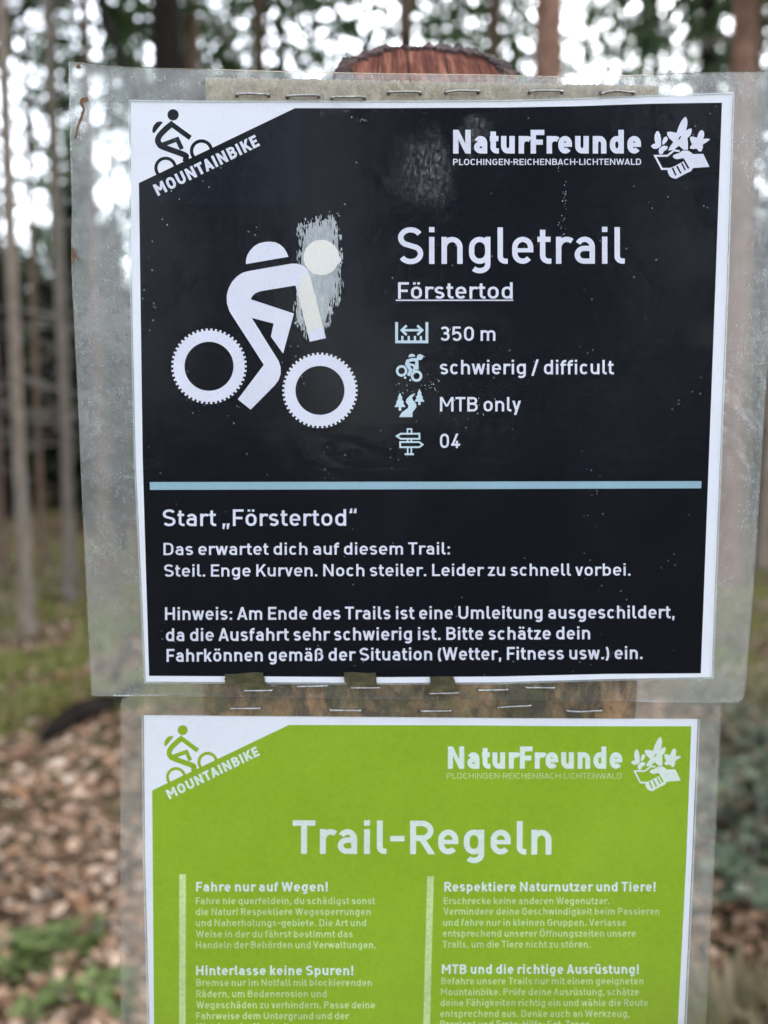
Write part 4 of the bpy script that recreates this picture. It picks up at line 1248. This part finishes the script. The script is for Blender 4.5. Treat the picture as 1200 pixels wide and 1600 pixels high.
taken = [(o.location.x, o.location.y) for o in COL.objects if o.type == 'EMPTY' and o.name.startswith('spruce_tree') and o.get('group') is None]
def clear(x, y, m): return all((x - a) ** 2 + (y - b) ** 2 > m * m for a, b in taken)
rp = random.Random(2024)
used = set()
def put(protos, x, y, s):
    p = rp.choice(protos)
    if p.name in used: o = copy_thing(p)
    else: used.add(p.name); o = p
    place(o, x, y, rp.uniform(0, 6.28), s)
    taken.append((x, y))
count = 0
while count < 50:
    d = rp.uniform(13, 50) if count > 14 else rp.uniform(11, 20)
    a = radians(rp.uniform(-36, 36))
    x, y = d * sin(a), d * cos(a)
    if not clear(x, y, 1.5): continue
    put(PROTO, x, y, rp.uniform(.85, 1.15)); count += 1
count = 0
while count < 150:
    d = rp.uniform(14, 60) if count > 60 else rp.uniform(20, 38)
    a = radians(rp.uniform(-34, 34))
    x, y = d * sin(a), d * cos(a)
    if not clear(x, y, 1.0): continue
    put(YOUNG, x, y, min(1.3, (1.5 + .27 * d * rp.uniform(.65, 1.15)) / 8.5)); count += 1
# to both sides of the view the forest goes on
count = 0
while count < 56:
    d = rp.uniform(9, 40); a = radians(rp.choice((-1, 1)) * rp.uniform(36, 66))
    x, y = d * sin(a), d * cos(a)
    if not clear(x, y, 1.2): continue
    if count % 3 == 0: put(PROTO, x, y, rp.uniform(.85, 1.15))
    else: put(YOUNG, x, y, min(1.3, (1.5 + .27 * d * rp.uniform(.65, 1.15)) / 8.5))
    count += 1
# the same forest closes round the clearing behind the photographer
count = 0
while count < 22:
    d = rp.uniform(5.5, 18)
    a = radians(rp.uniform(48, 312))
    x, y = d * sin(a), d * cos(a)
    if not clear(x, y, 1.6): continue
    put(PROTO if count % 3 else YOUNG, x, y, rp.uniform(.85, 1.1)); count += 1

# ------------------------------------------------------------------ leaf litter, moss, grass
def litter():
    r = random.Random(5)
    lf = Leafage()
    n = 0
    while n < 28000:
        d = 1.1 + 7.5 * r.random() ** 1.35
        a = radians(r.uniform(-46, 46))
        if abs(a) < radians(12) and r.random() < .75: continue
        x, y = d * sin(a), d * cos(a) - CAM_D
        if noise.noise(Vector((x * .9, y * .9, 2))) < -.45 and r.random() < .8: continue
        s = r.uniform(.010, .031) * (1 + .04 * d)
        th = r.uniform(0, 2 * pi)
        dr = Vector((cos(th), sin(th), r.uniform(-.45, .55))).normalized()
        sd = dr.cross(Vector((r.uniform(-.7, .7), r.uniform(-.7, .7), 1))).normalized()
        p = Vector((x, y, gz(x, y) + r.uniform(.004, .045)))
        k = len(lf.v)
        up = sd.cross(dr)
        b = r.uniform(-.3, .5) * s
        lf.v += [p - dr * s, p - dr * s * .3 + sd * s * .62 + up * b, p + dr * s * .5 + sd * s * .5 + up * b * .9, p + dr * s * 1.1, p + dr * s * .5 - sd * s * .5 + up * b, p - dr * s * .3 - sd * s * .62 + up * b * .8]
        lf.f += [(k, k + 1, k + 2, k + 3), (k, k + 3, k + 4, k + 5)]
        n += 1
    tag(lf.build('leaf_litter', M_LITTER), "brown fallen leaves covering the forest floor", 'fallen leaves', kind='stuff')
litter()

def twigs():
    r = random.Random(31)
    V, F = [], []
    for _ in range(260):
        dd = 1.4 + 5.5 * r.random(); a = radians(r.choice((-1, 1)) * r.uniform(14, 44))
        x, y = dd * sin(a), dd * cos(a) - CAM_D
        th = r.uniform(0, pi); L = r.uniform(.06, .30)
        pts = []
        for i in range(5):
            t = i / 4 - .5
            px, py = x + cos(th) * L * t + r.uniform(-.008, .008), y + sin(th) * L * t + r.uniform(-.008, .008)
            pts.append((px, py, gz(px, py) + .035 + r.uniform(-.012, .014)))
        v, f = tube(pts, [r.uniform(.002, .006) * q for q in (1, .95, .9, .7, .5)], 5)
        n = len(V); V += v; F += [tuple(i + n for i in q) for q in f]
    tag(mesh_obj('fallen_twigs', V, F, M_TWIG), "thin grey twigs strewn over the fallen leaves", 'twigs', kind='stuff')
twigs()

def tufts(name, material, label, cat, n, area, hgt, seed):
    r = random.Random(seed)
    lf = Leafage()
    k = 0
    while k < n:
        (a0, a1, d0, d1) = r.choice(area)
        d = r.uniform(d0, d1); a = radians(r.uniform(a0, a1))
        x, y = d * sin(a), d * cos(a) - CAM_D
        if noise.noise(Vector((x * 1.3, y * 1.3, seed))) < -.05: continue
        for _ in range(7):
            px, py = x + r.gauss(0, .05), y + r.gauss(0, .05)
            th = r.uniform(0, 2 * pi)
            dr = Vector((cos(th) * .6, sin(th) * .6, r.uniform(.3, 1.1))).normalized()
            sd = dr.cross(Vector((0, 0, 1))).normalized()
            L = hgt * r.uniform(.5, 1.4)
            lf.blade(Vector((px, py, gz(px, py) - .005)), dr, sd, L, L * r.uniform(.05, .14), -.1 * L)
            k += 1
    tag(lf.build(name, material), label, cat, kind='stuff')
tufts('moss_grass', M_MOSS, "yellow green moss and short grass at the foot of the trees", 'moss', 16000, [(-40, -14, 4.3, 6.6), (-40, -14, 5.2, 9.0), (18, 40, 5.0, 8.5)], .10, 3)
tufts('dry_grass', M_STRAW, "straw coloured dry grass on the forest floor", 'grass', 5200, [(20, 42, 3.6, 7.5), (22, 40, 2.0, 2.5), (-40, -20, 6.5, 10)], .17, 8)

# ------------------------------------------------------------------ single plants and the fallen branch
def bush(name, x, y, n, spread, hgt, leaf, material, stem_mat, seed, label, cat, group=None):
    r = random.Random(seed)
    g = gz(x, y)
    root = empty(name, (x, y, g), label, cat, group)
    V, F = [], []
    lf = Leafage()
    for s in range(n):
        a = r.uniform(0, 2 * pi); l = spread * r.uniform(.5, 1.1)
        d = Vector((cos(a), sin(a), 0))
        hh = hgt * r.uniform(.5, 1.1)
        path = [Vector((x, y, g - .02)) + d * l * t + Vector((0, 0, hh * sin(min(1, t * 1.05) * pi * .72) * 1.15)) for t in [i / 7 for i in range(8)]]
        v, f = tube(path, [.0035 * (1 - .09 * i) for i in range(8)], 5)
        k = len(V); V += v; F += [tuple(i + k for i in q) for q in f]
        for i in range(1, 8):
            for _ in range(3):
                th = r.uniform(0, 2 * pi)
                dd = Vector((cos(th), sin(th), r.uniform(-.35, .45))).normalized()
                sd = dd.cross(Vector((r.uniform(-.4, .4), r.uniform(-.4, .4), 1))).normalized()
                L = leaf * r.uniform(.6, 1.25)
                lf.blade(path[i] + dd * .01, dd, sd, L, L * r.uniform(.32, .42), r.uniform(-.1, .15) * L)
    mesh_obj('stem', V, F, stem_mat, root)
    lf.build('foliage', material, root)
    return root
BR = [(1165, 1180, "dark bramble beside the green sheet's upper right film corner"), (1190, 1150, "bluish bramble at the photo's right edge, farthest back of the bushes"), (1150, 1290, "dense bluish bramble beside the middle of the green sheet's right edge"),
      (1195, 1260, "bluish bramble at the right edge, between the farthest and the nearest bush"), (1165, 1400, "bluish bramble with arching stems near the lower right corner"), (1185, 1345, "small bramble in front of the dense bluish bramble at the right"),
      (1290, 1300, "bramble just outside the right border of the view"), (1300, 1180, "bramble behind the one outside the right border")]
for i, (u, v_, lab) in enumerate(BR[:6]):
    p = ground_at(u, v_ + 25)
    bush('bramble_bush', p.x, p.y, 6, .36, .26, .075, M_BRAMBLE, M_TWIG, 300 + i, lab, 'bramble', "brambles right of the signs")
HB = [(28, 1487, "small fresh green plant among brown leaves at the photo's left edge"), (72, 1480, "largest fresh green plant among the leaves, lower left"), (122, 1470, "fresh green plant close to the green sheet's left film edge"),
      (70, 1570, "low yellowish green plant near the bottom left corner"), (165, 1560, "dark green seedling beside the lower left film edge of the green sheet")]
for i, (u, v_, lab) in enumerate(HB):
    p = ground_at(u, v_ + 14)
    bush('herb_plant', p.x, p.y, 5 if i < 3 else 4, .085, .07, .055, M_HERB, M_TWIG, 500 + i, lab, 'plant', "small green plants in the leaf litter")
p = ground_at(140, 1130)
bush('yellow_seedling', p.x, p.y, 5, .22, .22, .07, M_YELLOW, M_TWIG, 610, "yellow leaved seedling behind the fallen branch at the left", 'plant')

def fallen_branch():
    a, b = ground_at(70, 1178), ground_at(215, 1092)
    path = []
    for i in range(9):
        t = i / 8
        q = a.lerp(b, t)
        path.append((q.x, q.y, gz(q.x, q.y) + .05 + .03 * sin(t * 5)))
    v, f = tube(path, [.03, .045, .055, .06, .062, .066, .066, .07, .07], 10)
    c = Vector(path[4])
    root = empty('fallen_branch', (c.x, c.y, gz(c.x, c.y)), "dark mossy fallen branch lying across the leaves left of the signs", 'branch')
    mesh_obj('limb', v, f, M_BARK_DARK, root, smooth=True)
    k = Vector(path[6])
    v, f = tube([k, k + Vector((-.05, .12, .12)), k + Vector((-.02, .22, .26))], [.025, .02, .01], 7)
    mesh_obj('side_branch', v, f, M_BARK_DARK, root, smooth=True)
fallen_branch()


# a thin dead tree leaning across the upper left, and bare grey boughs on two of the trunks
p = xy_at(527, 5.2, 1100)
lt = make_tree('leaning_tree', "thin dark dead tree slanting across the sky above the sheet's top left corner", 'dead tree', None, 7.5, .048, M_BARK_DARK, None, None, seed=5, lean=(-.345, 0))
place(lt, p[0], p[1])
def bough(tree, pts, r):
    path = smooth_line([tuple(at(u, v_, y)) for u, v_, y in pts], 4)
    n = len(path)
    v, f = tube(path, [r * (1 - .6 * i / (n - 1)) for i in range(n)], 6)
    mesh_obj('dead_branch', v, f, M_TWIG, tree, True)
TREES = {o['label']: o for o in COL.objects if o.get('category') == 'tree'}
tA = TREES["slim pale grey trunk rooted in the moss at the left, nearest of that side"]
tB = TREES["brown trunk directly right of the thick almost black trunk"]
tC = TREES["slim grey trunk beside the black sheet's left film edge"]
bough(tA, [(27, 487, 5.68), (70, 490, 5.4), (118, 512, 5.2), (170, 522, 5.0)], .012)
bough(tA, [(27, 485, 5.68), (0, 481, 5.5), (-60, 470, 5.3)], .010)
bough(tC, [(97, 560, 6.8), (60, 530, 6.5), (20, 490, 6.4)], .010)
bough(tB, [(296, 22, 8.7), (330, 36, 8.3), (356, 58, 8.0), (374, 100, 7.8)], .030)
bough(tB, [(296, 60, 8.7), (262, 92, 8.4), (240, 60, 8.2), (235, 20, 8.0)], .012)
